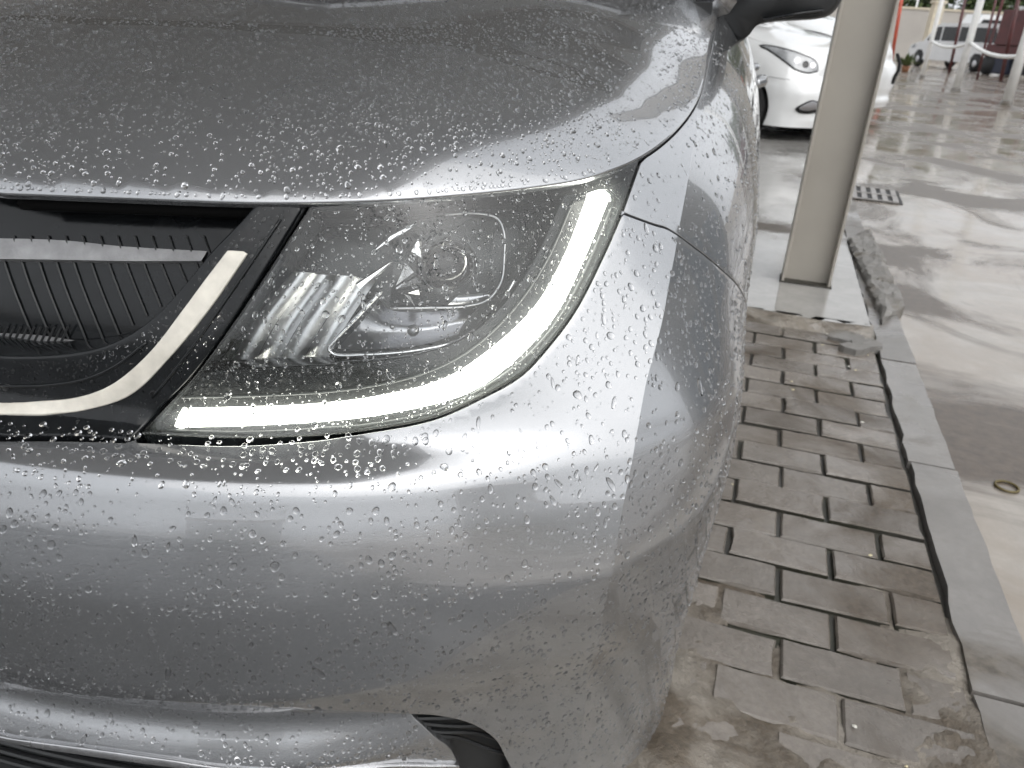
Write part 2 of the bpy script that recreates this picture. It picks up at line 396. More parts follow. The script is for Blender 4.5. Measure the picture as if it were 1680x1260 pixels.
# ------------------------------------------------------------------ car panels
WY, WZ, WR = .86, .31, .35                          # front wheel centre and arch radius
HOOD_FRONT = [(0, 322), (200, 330), (430, 338), (600, 335), (750, 325), (870, 312), (965, 295), (1050, 262), (1110, 215), (1145, 165), (1162, 100), (1172, 50), (1170, 5)]
LENS_OUT = [(219, 718), (381, 724), (495, 720), (600, 709), (712, 688), (792, 653), (856, 616), (906, 562), (946, 507), (981, 440), (1014, 366), (1050, 266)]
c_lens = tr(LENS_OUT)
c_seam = tr([(1021.5, 349.5), (1075, 369), (1095, 375), (1138, 405), (1178, 437), (1210, 468), (1226, 497)])
c_hood = tr(HOOD_FRONT)
zc = float(c_hood[0, 1])
k_seam = int(np.argmin(np.linalg.norm(c_lens-c_seam[0], axis=1)))
def Q(*p): return np.array(p, float)
a0 = math.acos(min(1, max(-1, (WY-.735)/WR)))
_ys, _zs = float(skin0(*c_seam[-1])[1]), float(c_seam[-1][1])
A_ST = math.atan2(_zs-WZ, WY-_ys)                  # where the bumper seam meets the wheel arch
WR = math.hypot(_zs-WZ, WY-_ys)
def arch(t0, t1, n=40): return np.array([(s_of_y(WY-WR*math.cos(t)), WZ+WR*math.sin(t)) for t in np.linspace(t0, t1, n)])
ZB = .05
A_B0 = math.asin((ZB-WZ)/WR)
c_bump_low = tr([(0, 1132), (150, 1146), (300, 1155), (500, 1166), (662, 1172)])
c_duct_r = tr([(662, 1172), (720, 1176), (775, 1190), (812, 1215), (830, 1247)])
c_duct_r = np.vstack([c_duct_r, [(c_duct_r[-1, 0]+.008, c_duct_r[-1, 1]-.02)]])
c_grille_low = tr([(0, 716), (110, 716), (219, 719)])
bumper_outline = poly(Q((0, c_bump_low[0, 1]), (0, c_grille_low[0, 1])), np.vstack([Q((0, c_grille_low[0, 1])), c_grille_low]), c_lens[:k_seam+1], c_seam,
                      arch(A_ST, A_B0), Q((s_of_y(WY-WR*math.cos(A_B0)), ZB), (c_duct_r[-1, 0], ZB)), c_duct_r[::-1], np.vstack([c_bump_low[::-1], Q((0, c_bump_low[0, 1]))]))
bumper = skin_panel('bumper', bumper_outline, PAINT, car, grid=(.009, .006), mirror=True, crease=c_crease, gap=.0020, lip=.0009)
# lower lip below the bumper, its bright trim and the lower grille
c_duct_l = tr([(662, 1173), (705, 1212), (745, 1250)])
c_trim = tr([(0, 1222), (140, 1238), (280, 1258)])
c_trim = np.vstack([c_trim, [(c_trim[-1, 0]+.10, c_trim[-1, 1]-.012), (c_trim[-1, 0]+.22, c_trim[-1, 1]-.045), (c_duct_l[-1, 0]+.01, c_duct_l[-1, 1]-.025)]])
lip_outline = poly(np.vstack([Q((0, c_bump_low[0, 1]-.004)), c_bump_low-Q(0, .004)]), c_duct_l, np.vstack([c_duct_l[-1:], c_trim[::-1]]), Q((0, c_trim[0, 1]), (0, c_bump_low[0, 1]-.004)))
skin_panel('lower_bumper', lip_outline, PAINT, car, grid=(.010, .006), depth=.014, mirror=True)
trim_outline = poly(np.vstack([Q((0, c_trim[0, 1]-.001)), c_trim-Q(0, .001)]), np.vstack([c_trim[::-1]-Q(0, .010), Q((0, c_trim[0, 1]-.010))]))
skin_panel('lower_trim_strip', trim_outline, TRIM, car, grid=(.012, .004), gap=.0003, depth=.010, mirror=True)
low_in = poly(np.vstack([Q((0, c_trim[0, 1]-.008)), c_trim-Q(0, .008)]), Q((c_trim[-1, 0], ZB-.02), (0, ZB-.02)))
skin_panel('lower_grille', low_in, BLACK_SATIN, car, depth=.034, grid=(.02, .01), gap=0, mirror=True)
for k in range(5):
    z_ = .128+.018*k
    s_ = np.linspace(0, .52, 30); P0, N0 = skin(s_, np.full(30, z_), .030)
    tb = MB().tube([tuple(p) for p in P0], .004, 6, flat=.7); tb.build('lower_grille_bar', BLACK_SATIN, car)
duct_in = poly(c_duct_r, Q((c_duct_r[-1, 0]+.02, ZB-.02), (c_duct_l[-1, 0]-.02, ZB-.02)), c_duct_l[::-1])
skin_panel('air_duct', shrink(duct_in, -.008), BLACK_SATIN, car, depth=.03, grid=(.015, .01), gap=0, flange=.02)
for k in range(6):
    a_ = c_duct_l[int(len(c_duct_l)*(k+.6)/6.2)-1]; b_ = c_duct_r[min(len(c_duct_r)-1, int(len(c_duct_r)*(k+2.2)/7))]
    q_ = np.array([a_*(1-u)+b_*u for u in np.linspace(-.05, 1.05, 8)]); P0, _ = skin(q_[:, 0], q_[:, 1], .024)
    MB().tube([tuple(p) for p in P0], .0028, 6).build('air_duct_rib', BLACK_SATIN, car)

# fender, doors
S_D = s_of_y(1.46)
fender_outline = poly(c_lens[k_seam:], c_hood[next(i for i in range(len(c_hood)) if c_hood[i, 0] > c_lens[-1, 0]+.004):][:-1],
                      Q((S_D, 1.062), (S_D, .16)), Q((S_D, .16), (s_of_y(WY+WR*math.cos(math.asin((.16-WZ)/WR))), .16)), arch(math.pi-math.asin((.16-WZ)/WR), A_ST), c_seam[::-1])
fender = skin_panel('fender', fender_outline, PAINT, car, grid=(.010, .008), flange=.02, crease=c_crease, gap=.0020, lip=.0009)
for (s0, s1, nm) in ((S_D, s_of_y(2.45), 'front_door'), (s_of_y(2.45), s_of_y(3.4), 'rear_door')):
    d_ = skin_panel(nm, poly(Q((s0, .20), (s1, .20)), Q((s1, .20), (s1, 1.06)), Q((s1, 1.06), (s0, 1.06)), Q((s0, 1.06), (s0, .20))), PAINT, car, grid=(.04, .02))
    sm = (s0*.25+s1*.75); P0, N0 = skin(np.array([sm-.09, sm-.05, sm+.05, sm+.09]), np.full(4, .86), -.02)
    P0[0] -= N0[0]*.022; P0[3] -= N0[3]*.022
    MB().tube([tuple(p) for p in catmull(P0, 6)], .011, 8, flat=1.4).build('door_handle', PAINT, d_, True)
skin_panel('quarter_panel', poly(Q((s_of_y(3.4), .2), (s_of_y(3.79), .2)), Q((s_of_y(3.79), .2), (s_of_y(3.79), 1.06)), Q((s_of_y(3.79), 1.06), (s_of_y(3.4), 1.06)), Q((s_of_y(3.4), 1.06), (s_of_y(3.4), .2))), PAINT, car, grid=(.04, .02))
# dark inner structure behind the gaps
_s = np.arange(-.25, 2.2, .03); _z = np.arange(.14, .845, .03); S_, Z_ = np.meshgrid(_s, _z, indexing='ij'); P_, _ = skin(S_, Z_, .0)
_x, _y, _tx, _ty = plan(S_); _dd = np.where(Z_ > .80, .06, .125)
P_ = np.stack([P_[..., 0]-_ty*_dd, P_[..., 1]+_tx*_dd, P_[..., 2]], -1).reshape(-1, 3); nz_ = len(_z)
_ok = lambda i, j: not (math.hypot(np.interp(_s[i], _seg, _plan[:, 1])-WY, _z[j]-WZ) < WR+.02)
mesh('inner_structure', P_, [(i*nz_+j, (i+1)*nz_+j, (i+1)*nz_+j+1, i*nz_+j+1) for i in range(len(_s)-1) for j in range(nz_-1) if _ok(i, j)], BLACK_SATIN, car)

# ------------------------------------------------------------------ hood: a crowned sheet inside its shut line
E3 = skin0(c_hood[:, 0], c_hood[:, 1]); E3[:, 2] += .004
e2 = resample(E3[E3[:, 0] > .02], .03); tg = np.gradient(e2[:, :2], axis=0); tg /= np.linalg.norm(tg, axis=1)[:, None]
inn = np.stack([-tg[:, 1], tg[:, 0]], -1)           # inwards in plan (to the left of the direction of travel)
side = np.clip((e2[:, 1]-.25)/.35, 0, 1)
ctl = [np.array([[p[0], p[1], p[2]] for p in e2])]
for dist, fz, sz in ((.012, .0125, .0072), (.03, .028, .0175), (.06, .048, .032), (.11, .0705, .050), (.19, .095, .068)):
    q = e2.copy(); q[:, :2] += inn*dist; q[:, 2] += fz*(1-side)+sz*side
    keep = (q[:, 0] > .0) & (q[:, 1] < 1.40); ctl.append(q[keep])
ctl.append(np.array([(0., .14, .8215), (0., .152, .834), (0, .17, .8495), (0, .20, .8695), (0, .25, .892), (0, .33, .9165), (0, .5, .957), (0, .7, .995), (0, .9, 1.027), (0, 1.1, 1.060), (0, 1.3, 1.094), (.35, 1.3, 1.100)]))
ctl = np.vstack(ctl); ctl = np.vstack([ctl, ctl[ctl[:, 0] > .01]*np.array([-1, 1, 1])])
def tps_fit(P, lam=2e-5):
    n = len(P); d = np.linalg.norm(P[:, None, :2]-P[None, :, :2], axis=2); K = np.where(d > 0, d*d*np.log(d+1e-12), 0)+lam*np.eye(n)
    A = np.zeros((n+3, n+3)); A[:n, :n] = K; A[:n, n] = 1; A[:n, n+1:] = P[:, :2]; A[n, :n] = 1; A[n+1:, :n] = P[:, :2].T
    return np.linalg.solve(A, np.r_[P[:, 2], 0, 0, 0])
TW = tps_fit(ctl)
def hood_z(x, y):
    x = np.asarray(x, float); y = np.asarray(y, float); d2 = (x[..., None]-ctl[:, 0])**2+(y[..., None]-ctl[:, 1])**2
    return (.5*d2*np.log(d2+1e-14)) @ TW[:len(ctl)]+TW[len(ctl)]+TW[len(ctl)+1]*x+TW[len(ctl)+2]*y
def hood_surf(x, y):
    e = .003; z = hood_z(x, y); dx = (hood_z(x+e, y)-hood_z(x-e, y))/(2*e); dy = (hood_z(x, y+e)-hood_z(x, y-e))/(2*e)
    n = np.stack([-dx, -dy, np.ones_like(dx)], -1); n /= np.linalg.norm(n, axis=-1)[..., None]
    return np.stack([x, y, z], -1), n
ey = E3[:, :2]; ey = ey[ey[:, 0] > .03]; y0 = float(np.interp(0, E3[:3, 0], E3[:3, 1]))-.004
half = np.vstack([ey[::-1] if False else ey])
right = np.vstack([[(0., float(ey[0, 1])-.004)], ey, [(.70, 1.40)], [(.45, 1.33)], [(0., 1.28)]])
hood_outline = poly(np.vstack([right, (right*np.array([-1, 1]))[::-1][1:]]), step=.008)
hood = skin_panel('hood', hood_outline, PAINT, car, surf=hood_surf, grid=(.011, .011), gap=.001, lip=.0028, flange=.009)
_sl = resample(E3[E3[:, 0] > .0], .012)+np.array([0, .024, -.014]); MB().tube([tuple(p) for p in _sl], .008, 8).build('hood_seal', prin('seal_rubber', (.004, .004, .004), .8, spec=.1), car, True)
# ------------------------------------------------------------------ headlight
head = empty('headlight', parent=car); head['label'] = 'lit headlight with curved white light strip behind a wet clear lens'
c_lens_in = tr([(219, 718), (283, 655), (322, 612), (415, 480), (508, 336)])
c_lens_top = tr([(508, 336), (600, 329), (750, 317), (870, 303), (965, 285), (1049, 256)])
lens_outline = poly(c_lens, np.vstack([c_lens[-1:], c_lens_top[::-1]]), c_lens_in[::-1])
lens = skin_panel('lens', lens_outline, LENS, head, grid=(.008, .007), gap=.0024, lip=.0015, flange=.0022)
c_bez = [(322, 614), (440, 606), (560, 600), (680, 585), (765, 555), (832, 496), (880, 425), (915, 350), (935, 305)]
D1 = .015
bez_outline = poly(tr([(224, 712), (381, 718), (495, 714), (600, 703), (707, 682), (786, 647), (849, 610), (898, 556), (938, 501), (972, 436), (1005, 364), (1039, 267)], D1), tr([(1039, 267), (990, 285), (935, 303)], D1), tr(c_bez[::-1], D1), tr([(322, 614), (284, 652), (224, 712)], D1))
bezel = skin_panel('bezel', bez_outline, BLACK_GLOSS, head, depth=D1, grid=(.010, .008), gap=0., lip=.002, flange=.03)
c_drl_in = [(301, 674), (400, 672), (500, 668), (614, 655), (730, 625), (806, 576), (882, 504), (929, 424), (970, 319)]
c_drl_out = [(288, 698), (400, 696), (500, 692), (633, 677), (767, 643), (843, 590), (911, 514), (957, 423), (1000, 320)]
D2 = .0105
drl_o = poly(tr(c_drl_out, D2), tr([(1000, 320), (988, 313), (968, 318)], D2), tr(c_drl_in[::-1], D2), tr([(301, 672), (294, 684), (288, 698)], D2), step=.004)
skin_panel('light_strip', drl_o, DRL, head, depth=D2, grid=(.008, .005), gap=0., lip=.0015, flange=.006)
# frame lines moulded in the bezel either side of the strip
def px_tube(name, pts, depth, r, mat, par, per=8, n=8, flat=1.):
    q = tr(pts, depth, per); P0, _ = skin(q[:, 0], q[:, 1], depth)
    return MB().tube([tuple(p) for p in P0], r, n, flat=flat).build(name, mat, par, True)
px_tube('bezel_bead', [(285, 652), (440, 648), (560, 640), (680, 617), (765, 578), (840, 510), (895, 430), (940, 330)], .014, .0016, DARK, head)
px_tube('bezel_bead', [(262, 706), (400, 709), (520, 704), (610, 696), (718, 673), (798, 633), (858, 590), (912, 530), (954, 456), (1008, 330)], .014, .0016, DARK, head)
# back of the housing
back = skin_panel('housing', shrink(lens_outline, .006), DARK, head, depth=.075, grid=(.02, .02), gap=0., flange=.01)
# side walls of the housing joining lens edge and back
def band(name, outline, d0, d1, mat, par):
    a, _ = skin(outline[:, 0], outline[:, 1], d0); b, _ = skin(outline[:, 0], outline[:, 1], d1); n = len(a)
    return mesh(name, list(a)+list(b), [(i, (i+1) % n, n+(i+1) % n, n+i) for i in range(n)], mat, par, True)
band('housing_wall', shrink(lens_outline, .003), .003, .078, DARK, head)
# fluted chrome reflector
def quad_strip(name, c0, c1, d0, bulge, mat, par, nu=8):
    a = np.array([skin(*trace(*p, d0), d0)[0] for p in catmull(c0, 6)]); b = np.array([skin(*trace(*p, d0), d0)[0] for p in catmull(c1, 6)])
    nn = np.array([skin(*trace(*p, d0), d0)[1] for p in catmull(c0, 6)]); V = []; m = len(a)
    for i in range(m):
        for k in range(nu+1):
            u = k/nu; V.append(a[i]*(1-u)+b[i]*u+nn[i]*bulge*math.sin(math.pi*u))
    F_ = [(i*(nu+1)+k, (i+1)*(nu+1)+k, (i+1)*(nu+1)+k+1, i*(nu+1)+k+1) for i in range(m-1) for k in range(nu)]
    return mesh(name, V, F_, mat, par, True)
refl = empty('reflector', parent=head); FLUTE = prin('reflector_satin', (.72, .72, .73), .36, metal=1., var=.15, vscale=60., bump=.06, bscale=200.)
for k in range(4):
    x0 = 381+k*39; x1 = x0+38
    top0 = (x0+98-k*5, 446+k*3); top1 = (x1+98-k*5, 448+k*3)
    quad_strip('reflector_flute', [(x0, 592-k*1), (x0+34, 530), top0], [(x1, 592-k*1), (x1+34, 530), top1], .046, -.006 if k % 2 else .005, FLUTE, refl)
quad_strip('reflector_foot', [(384, 596), (450, 599), (530, 598)], [(388, 590), (450, 592), (532, 590)], .040, .003, CHROME_DULL, refl)
# low beam pocket with bright rim, bowl and shelf
px_tube('pocket_rim', [(626, 478), (590, 516), (552, 556), (540, 572), (548, 581), (600, 582), (690, 574), (760, 556), (800, 528), (826, 492), (845, 458)], .034, .0021, CHROME, head)
px_tube('projector_rim', [(640, 506), (700, 505), (760, 503), (800, 492), (822, 462), (827, 420), (826, 380), (815, 358), (780, 350), (730, 352)], .034, .0013, CHROME_DULL, head)
quad_strip('pocket_bowl', [(553, 572), (600, 573), (690, 566), (752, 548)], [(622, 492), (640, 508), (700, 512), (790, 500)], .050, -.018, CHROME_DULL, head, 12)
quad_strip('projector_box', [(640, 500), (700, 499), (760, 497), (812, 478)], [(648, 372), (700, 358), (760, 355), (815, 366)], .052, -.012, DARK, head, 12)
quad_strip('projector_shelf', [(735, 500), (770, 498), (800, 488)], [(752, 484), (778, 482), (803, 480)], .042, .002, CHROME_DULL, head, 4)
pl_ = trace(740, 430, .05); Pc, Nc = skin(*pl_, .058)
zq = Vector(Nc).to_track_quat('Z', 'Y').to_matrix().to_4x4(); zq.translation = Vector(Pc)
MB().lathe([(.0, .016), (.012, .014), (.022, .008), (.027, .0), (.03, -.004)], 32, zq).build('projector_lens', m_thin_glass('projector_glass', tint=(.16, .17, .18), film=False), head, True)
MB().lathe([(.031, -.004), (.0325, -.001), (.034, -.004), (.034, -.012)], 32, zq).build('projector_ring', DARK, head, True)
# facetted chrome shard between the two chambers
facets = [[(648, 470), (664, 432), (678, 446)], [(648, 474), (680, 452), (692, 448), (690, 462)], [(652, 478), (686, 474), (688, 482), (668, 480)], [(660, 482), (672, 486), (680, 502)],
          [(672, 414), (684, 392), (690, 396), (688, 424)], [(610, 416), (640, 388), (680, 366), (684, 371), (644, 394)], [(520, 392), (540, 384), (560, 390), (540, 396)], [(584, 466), (640, 428), (643, 432), (590, 472)]]
for f_ in facets:
    pp = []
    for i, p in enumerate(f_):
        d_ = .036+.007*((i*7) % 3)/2; pp.append(Vector(skin(*trace(*p, .04), d_)[0]))
    nrm = (pp[1]-pp[0]).cross(pp[2]-pp[0]).normalized()*.0022; n_ = len(pp)
    mesh('chrome_facet', pp+[p-nrm for p in pp], [tuple(range(n_)), tuple(range(n_, 2*n_))[::-1]]+[(i, n_+i, n_+(i+1) % n_, (i+1) % n_) for i in range(n_)], CHROME, head)
for (bx_, by_, r_) in ((643, 536, .0024), (678, 542, .006)):
    Pb, Nb = skin(*trace(bx_, by_, .044), .044); zb = Vector(Nb).to_track_quat('Z', 'Y').to_matrix().to_4x4(); zb.translation = Vector(Pb)
    MB().lathe([(.0, r_*.6), (r_*.6, r_*.5), (r_, 0), (r_, -.01)], 16, zb).build('screw_boss', CHROME_DULL, head, True)

# ------------------------------------------------------------------ grille panel between the headlights
gr = empty('grille', parent=car)
c_open = tr([(0, 588), (60, 588), (110, 584), (165, 572), (215, 548), (262, 510), (302, 466), (348, 410), (398, 358), (424, 328)])
c_gout = tr([(205, 720), (262, 668), (312, 618), (400, 490), (494, 337)])
z_o0 = c_open[0, 1]
panel_o = poly(np.vstack([Q((0, c_grille_low[0, 1])), tr([(0, 715), (110, 715), (205, 720)])]), c_gout, np.vstack([c_gout[-1:], c_open[::-1]]), np.vstack([c_open[:1], Q((0, z_o0))]), Q((0, z_o0), (0, c_grille_low[0, 1])))
skin_panel('grille_panel', panel_o, BLACK_GLOSS, gr, grid=(.009, .006), depth=.004, gap=.002, lip=.003, flange=.05)
px_tube('panel_groove', [(212, 716), (284, 645), (316, 606), (408, 480), (500, 338)], .010, .003, BLACK_SATIN, gr)
px_tube('panel_rib', [(250, 652), (300, 590), (380, 478), (460, 360)], .003, .0014, BLACK_GLOSS, gr)
px_tube('panel_rib', [(0, 634), (80, 632), (140, 622), (190, 600), (240, 562)], .003, .0014, BLACK_GLOSS, gr)
c_gl_up = [(374, 413), (338, 460), (304, 506), (244, 583), (183, 634), (126, 655), (60, 661), (0, 663)]
c_gl_lo = [(403, 415), (376, 455), (350, 493), (276, 585), (213, 646), (152, 668), (76, 677), (0, 677)]
a_, b_ = tr(c_gl_up, .001), tr(c_gl_lo, .001)
gl_o = poly(np.vstack([a_[:1], b_]), np.vstack([b_[-1:], Q((0, b_[-1, 1]), (0, a_[-1, 1])), a_[::-1]]), step=.004)
skin_panel('unlit_light_strip', gl_o, CREAM, gr, depth=.001, grid=(.008, .005), gap=0., lip=.0015, flange=.006)
# recessed intake: back panel, two pale slats and slanting ribs
c_top = tr([(0, 322), (200, 330), (424, 336)])
rec_o = poly(np.vstack([c_top[:1]*Q(0, 1), c_top]), np.vstack([c_top[-1:], c_open[::-1]]), Q((0, z_o0), (0, c_top[0, 1])))
skin_panel('intake_back', shrink(rec_o, -.012), BLACK_GLOSS, gr, depth=.056, grid=(.02, .02), gap=0., flange=.004)
def slat(pts_top, pts_bot, d_top, d_bot, mat):
    a = [skin(*trace(*p, d_top), d_top)[0] for p in catmull(pts_top, 12)]; b = [skin(*trace(*p, d_bot), d_bot)[0] for p in catmull(pts_bot, 12)]
    n = len(a); V = list(a)+list(b)+[Vector(p)+Vector((0, .012, -.010)) for p in b]+[Vector(p)+Vector((0, .012, -.004)) for p in a]
    F_ = [(i, i+1, n+i+1, n+i) for i in range(n-1)]+[(n+i, n+i+1, 2*n+i+1, 2*n+i) for i in range(n-1)]+[(3*n+i, 3*n+i+1, i+1, i) for i in range(n-1)]
    return mesh('grille_slat', V, F_, mat, gr)
slat([(-60, 390), (100, 394), (200, 404), (340, 412)], [(-60, 424), (100, 426), (200, 428), (330, 428)], .054, .050, SLAT)
slat([(-60, 545), (60, 550), (140, 562)], [(-60, 570), (60, 575), (120, 578)], .0535, .050, SLAT)
for k in range(15):
    x0 = -14+k*28.5; y1 = min(566, 588-max(0, x0-60)*.55)
    if y1 < 440: continue
    q_ = tr([(x0+4, 386), (x0+(y1-372)*.16, (372+y1)/2), (x0+(y1-372)*.36, y1)], .052, 4); P0, _ = skin(q_[:, 0], q_[:, 1], .0545)
    MB().tube([tuple(p) for p in P0], .0011, 6, flat=1.2).build('grille_rib', BLACK_SATIN, gr)
for k in range(11):
    x0 = -5+k*11
    q_ = tr([(x0+10, 535), (x0, 556), (x0-12, 578)], .0525, 3); P0, _ = skin(q_[:, 0], q_[:, 1], .0495)
    MB().tube([tuple(p) for p in P0], .0013, 5).build('grille_rib', BLACK_SATIN, gr)

# ------------------------------------------------------------------ wheels, mirror, cabin
def wheel(par, x, y, zc_, r, side=1, name='wheel'):
    wh = empty(name, (x, y, zc_), parent=par); M = Matrix.Rotation(side*math.pi/2, 4, 'Y')
    MB().lathe([(r*.62, -.10), (r*.9, -.102), (r*.97, -.09), (r, -.06), (r, .06), (r*.97, .09), (r*.9, .102), (r*.62, .10), (r*.6, .05), (r*.6, -.05)], 40, M, closed=True).build('tyre', RUBBER, wh, True)
    b = MB().lathe([(r*.6, .085), (r*.62, .10), (r*.57, .085), (r*.55, .03), (r*.2, .045), (.0, .06)], 40, M)
    rim = b.build('rim', ALLOY, wh, True)
    for k in range(5):
        Mk = M @ Matrix.Rotation(k*2*math.pi/5, 4, 'Z')
        MB().box((.02, -.028, .05), (r*.58, .028, .085), Mk, bev=.008).build('spoke', ALLOY, wh)
    return wh
for (x, y, sd_) in ((.735, WY, 1), (-.735, WY, -1), (.75, 3.52, 1), (-.75, 3.52, -1)): wheel(car, x, y, .31, .31, sd_)
# door mirror: black lower shell and arm, pointing out of the door
mir = empty('door_mirror', parent=car)
def carpt(px, py, yc):
    d = wd2c(ray(px, py)); t_ = (yc-CAMC[1])/d[1]; return CAMC+d*t_
mo = [(1208, 70), (1196, 62), (1172, 42), (1170, 18), (1174, -4), (1240, -30), (1330, -60), (1382, -58), (1384, -12), (1374, 10), (1362, 24), (1342, 31), (1300, 34), (1262, 37), (1240, 43), (1228, 54), (1219, 66)]
m0 = np.array([carpt(*p, 1.56) for p in catmull(mo+[mo[0]], 4)[:-1]]); mc = m0.mean(0)
rings = [(1.46, .80), (1.47, .90), (1.49, .97), (1.54, 1.0), (1.62, .985), (1.66, .93), (1.675, .85)]
V = []; n_ = len(m0); F_ = []
for yy, sc_ in rings:
    for p in m0: q = mc+(p-mc)*sc_; V.append((q[0], yy+.16*max(0, q[0]-.95), q[2]))
for i in range(len(rings)-1):
    for k in range(n_): F_.append((i*n_+k, i*n_+(k+1) % n_, (i+1)*n_+(k+1) % n_, (i+1)*n_+k))
F_ += [tuple(range(n_))[::-1], tuple((len(rings)-1)*n_+k for k in range(n_))]
mesh('mirror_shell', V, F_, BLACK_SATIN, mir, True)
MB().tube([carpt(1252, 31, 1.452), carpt(1300, 24, 1.45), carpt(1350, 17, 1.455)], .007, 8, flat=.5).build('mirror_seam', BLACK_GLOSS, mir, True)
# cabin
cab = [(.735, 1.40, 1.06), (.70, 1.28, 1.045), (0, 1.20, 1.045), (.55, 2.12, 1.53), (0, 2.06, 1.56), (.60, 3.2, 1.52), (0, 3.2, 1.56), (.80, 3.6, 1.05), (.60, 3.62, 1.3)]
def sheet(name, pts, mat, mirror=True, thick=.012):
    V = [Vector(p) for p in pts]; n = len(V); nr = (V[1]-V[0]).cross(V[2]-V[0]).normalized()*thick
    V2 = V+[p-nr for p in V]; F2 = [tuple(range(n)), tuple(range(n, 2*n))[::-1]]+[(i, n+i, n+(i+1) % n, (i+1) % n) for i in range(n)]
    if mirror: k = len(V2); V2 = V2+[Vector((-p.x, p.y, p.z)) for p in V2]; F2 = F2+[tuple(i+k for i in f)[::-1] for f in F2]
    return mesh(name, V2, F2, mat, car)
sheet('windscreen', [(-.70, 1.34, 1.055), (.70, 1.34, 1.055), (.54, 2.08, 1.50), (-.54, 2.08, 1.50)], WINDOW, False)
sheet('cowl', [(-.73, 1.18, 1.02), (.73, 1.30, 1.045), (.71, 1.38, 1.055), (-.71, 1.38, 1.055)], BLACK_SATIN, False, .03)
sheet('roof', [(-.57, 2.06, 1.52), (.57, 2.06, 1.52), (.58, 3.3, 1.53), (-.58, 3.3, 1.53)], PAINT, False, .05)
MB().tube([(.74, 1.34, 1.05), (.66, 1.7, 1.27), (.56, 2.1, 1.53), (.585, 3.0, 1.54), (.68, 3.55, 1.25), (.76, 3.75, 1.05)], .035, 8).build('roof_pillar', PAINT, car, True)
MB().tube([(-.74, 1.34, 1.05), (-.66, 1.7, 1.27), (-.56, 2.1, 1.53), (-.585, 3.0, 1.54), (-.68, 3.55, 1.25), (-.76, 3.75, 1.05)], .035, 8).build('roof_pillar', PAINT, car, True)
sheet('side_window', [(.755, 1.50, 1.06), (.755, 3.55, 1.06), (.60, 3.2, 1.49), (.58, 2.15, 1.50)], WINDOW)
sheet('rear_window', [(-.7, 3.72, 1.06), (-.55, 3.3, 1.50), (.55, 3.3, 1.50), (.7, 3.72, 1.06)], WINDOW, False)
sheet('dashboard', [(-.66, 1.46, 1.03), (.66, 1.46, 1.03), (.66, 2.0, 1.0), (-.66, 2.0, 1.0)], BLACK_SATIN, False, .2)
sheet('headliner', [(-.54, 2.12, 1.46), (.54, 2.12, 1.46), (.55, 3.25, 1.46), (-.55, 3.25, 1.46)], BLACK_SATIN, False, .01)
sheet('tailgate', [(-.84, 3.80, .25), (-.78, 3.80, 1.06), (.78, 3.80, 1.06), (.84, 3.80, .25)], PAINT, False, .03)
sheet('cabin_floor', [(-.74, .5, .16), (.74, .5, .16), (.74, 3.75, .16), (-.74, 3.75, .16)], BLACK_SATIN, False, .02)
# the other front corner, out of frame: fender and headlight mirrored
def mirror_copy(o, par, nm=None):
    me = o.data.copy(); co = np.empty(len(me.vertices)*3); me.vertices.foreach_get('co', co); co = co.reshape(-1, 3); co[:, 0] *= -1
    me.vertices.foreach_set('co', co.ravel()); me.flip_normals(); me.update(); n = bpy.data.objects.new(nm or o.name.split('.')[0], me); COL.objects.link(n); n.parent = par; return n
mirror_copy(fender, car); hd2 = empty('headlight', parent=car)
for ch in list(head.children):
    if ch.type == 'MESH' and ch.name.split('.')[0] in ('lens', 'bezel', 'light_strip', 'housing', 'housing_wall'): mirror_copy(ch, hd2)
for ch in list(gr.children):
    if ch.name.split('.')[0] in ('grille_panel', 'unlit_light_strip', 'intake_back', 'grille_slat'): mirror_copy(ch, gr)
tag(car, 'silver grey hatchback covered in raindrops with its headlight strip lit', 'car')
# ------------------------------------------------------------------ ground materials (world coordinates)
def ramp(t, stops):
    r = t.nodes.new('ShaderNodeValToRGB'); e = r.color_ramp.elements
    while len(e) < len(stops): e.new(.5)
    for k, (p, c) in enumerate(stops): e[k].position = p; e[k].color = (*c, 1) if len(c) == 3 else c
    return r
def noise(t, vec, scale, detail=8., rough=.55, dist=0., stretch=None, loc=(0, 0, 0)):
    if stretch or any(loc):
        mp = t.nodes.new('ShaderNodeMapping'); mp.inputs['Scale'].default_value = stretch or (1, 1, 1); mp.inputs['Location'].default_value = loc
        t.links.new(vec, mp.inputs['Vector']); vec = mp.outputs[0]
    n = t.nodes.new('ShaderNodeTexNoise'); n.inputs['Scale'].default_value = scale; n.inputs['Detail'].default_value = detail
    n.inputs['Roughness'].default_value = rough; n.inputs['Distortion'].default_value = dist; t.links.new(vec, n.inputs['Vector']); return n.outputs[0]
def maprange(t, v, a, b, c, d):
    r = t.nodes.new('ShaderNodeMapRange'); r.inputs[1].default_value = a; r.inputs[2].default_value = b; r.inputs[3].default_value = c; r.inputs[4].default_value = d
    t.links.new(v, r.inputs[0]); return r.outputs[0]
def mixc(t, f, a, b):
    m = t.nodes.new('ShaderNodeMix'); m.data_type = 'RGBA'; t.links.new(f, m.inputs[0])
    for v, i in ((a, 6), (b, 7)):
        if hasattr(v, 'is_output'): t.links.new(v, m.inputs[i])
        else: m.inputs[i].default_value = (*v, 1)
    return m.outputs[2]
def math_(t, op, a, b):
    m = t.nodes.new('ShaderNodeMath'); m.operation = op
    for v, i in ((a, 0), (b, 1)):
        if hasattr(v, 'is_output'): t.links.new(v, m.inputs[i])
        else: m.inputs[i].default_value = v
    return m.outputs[0]
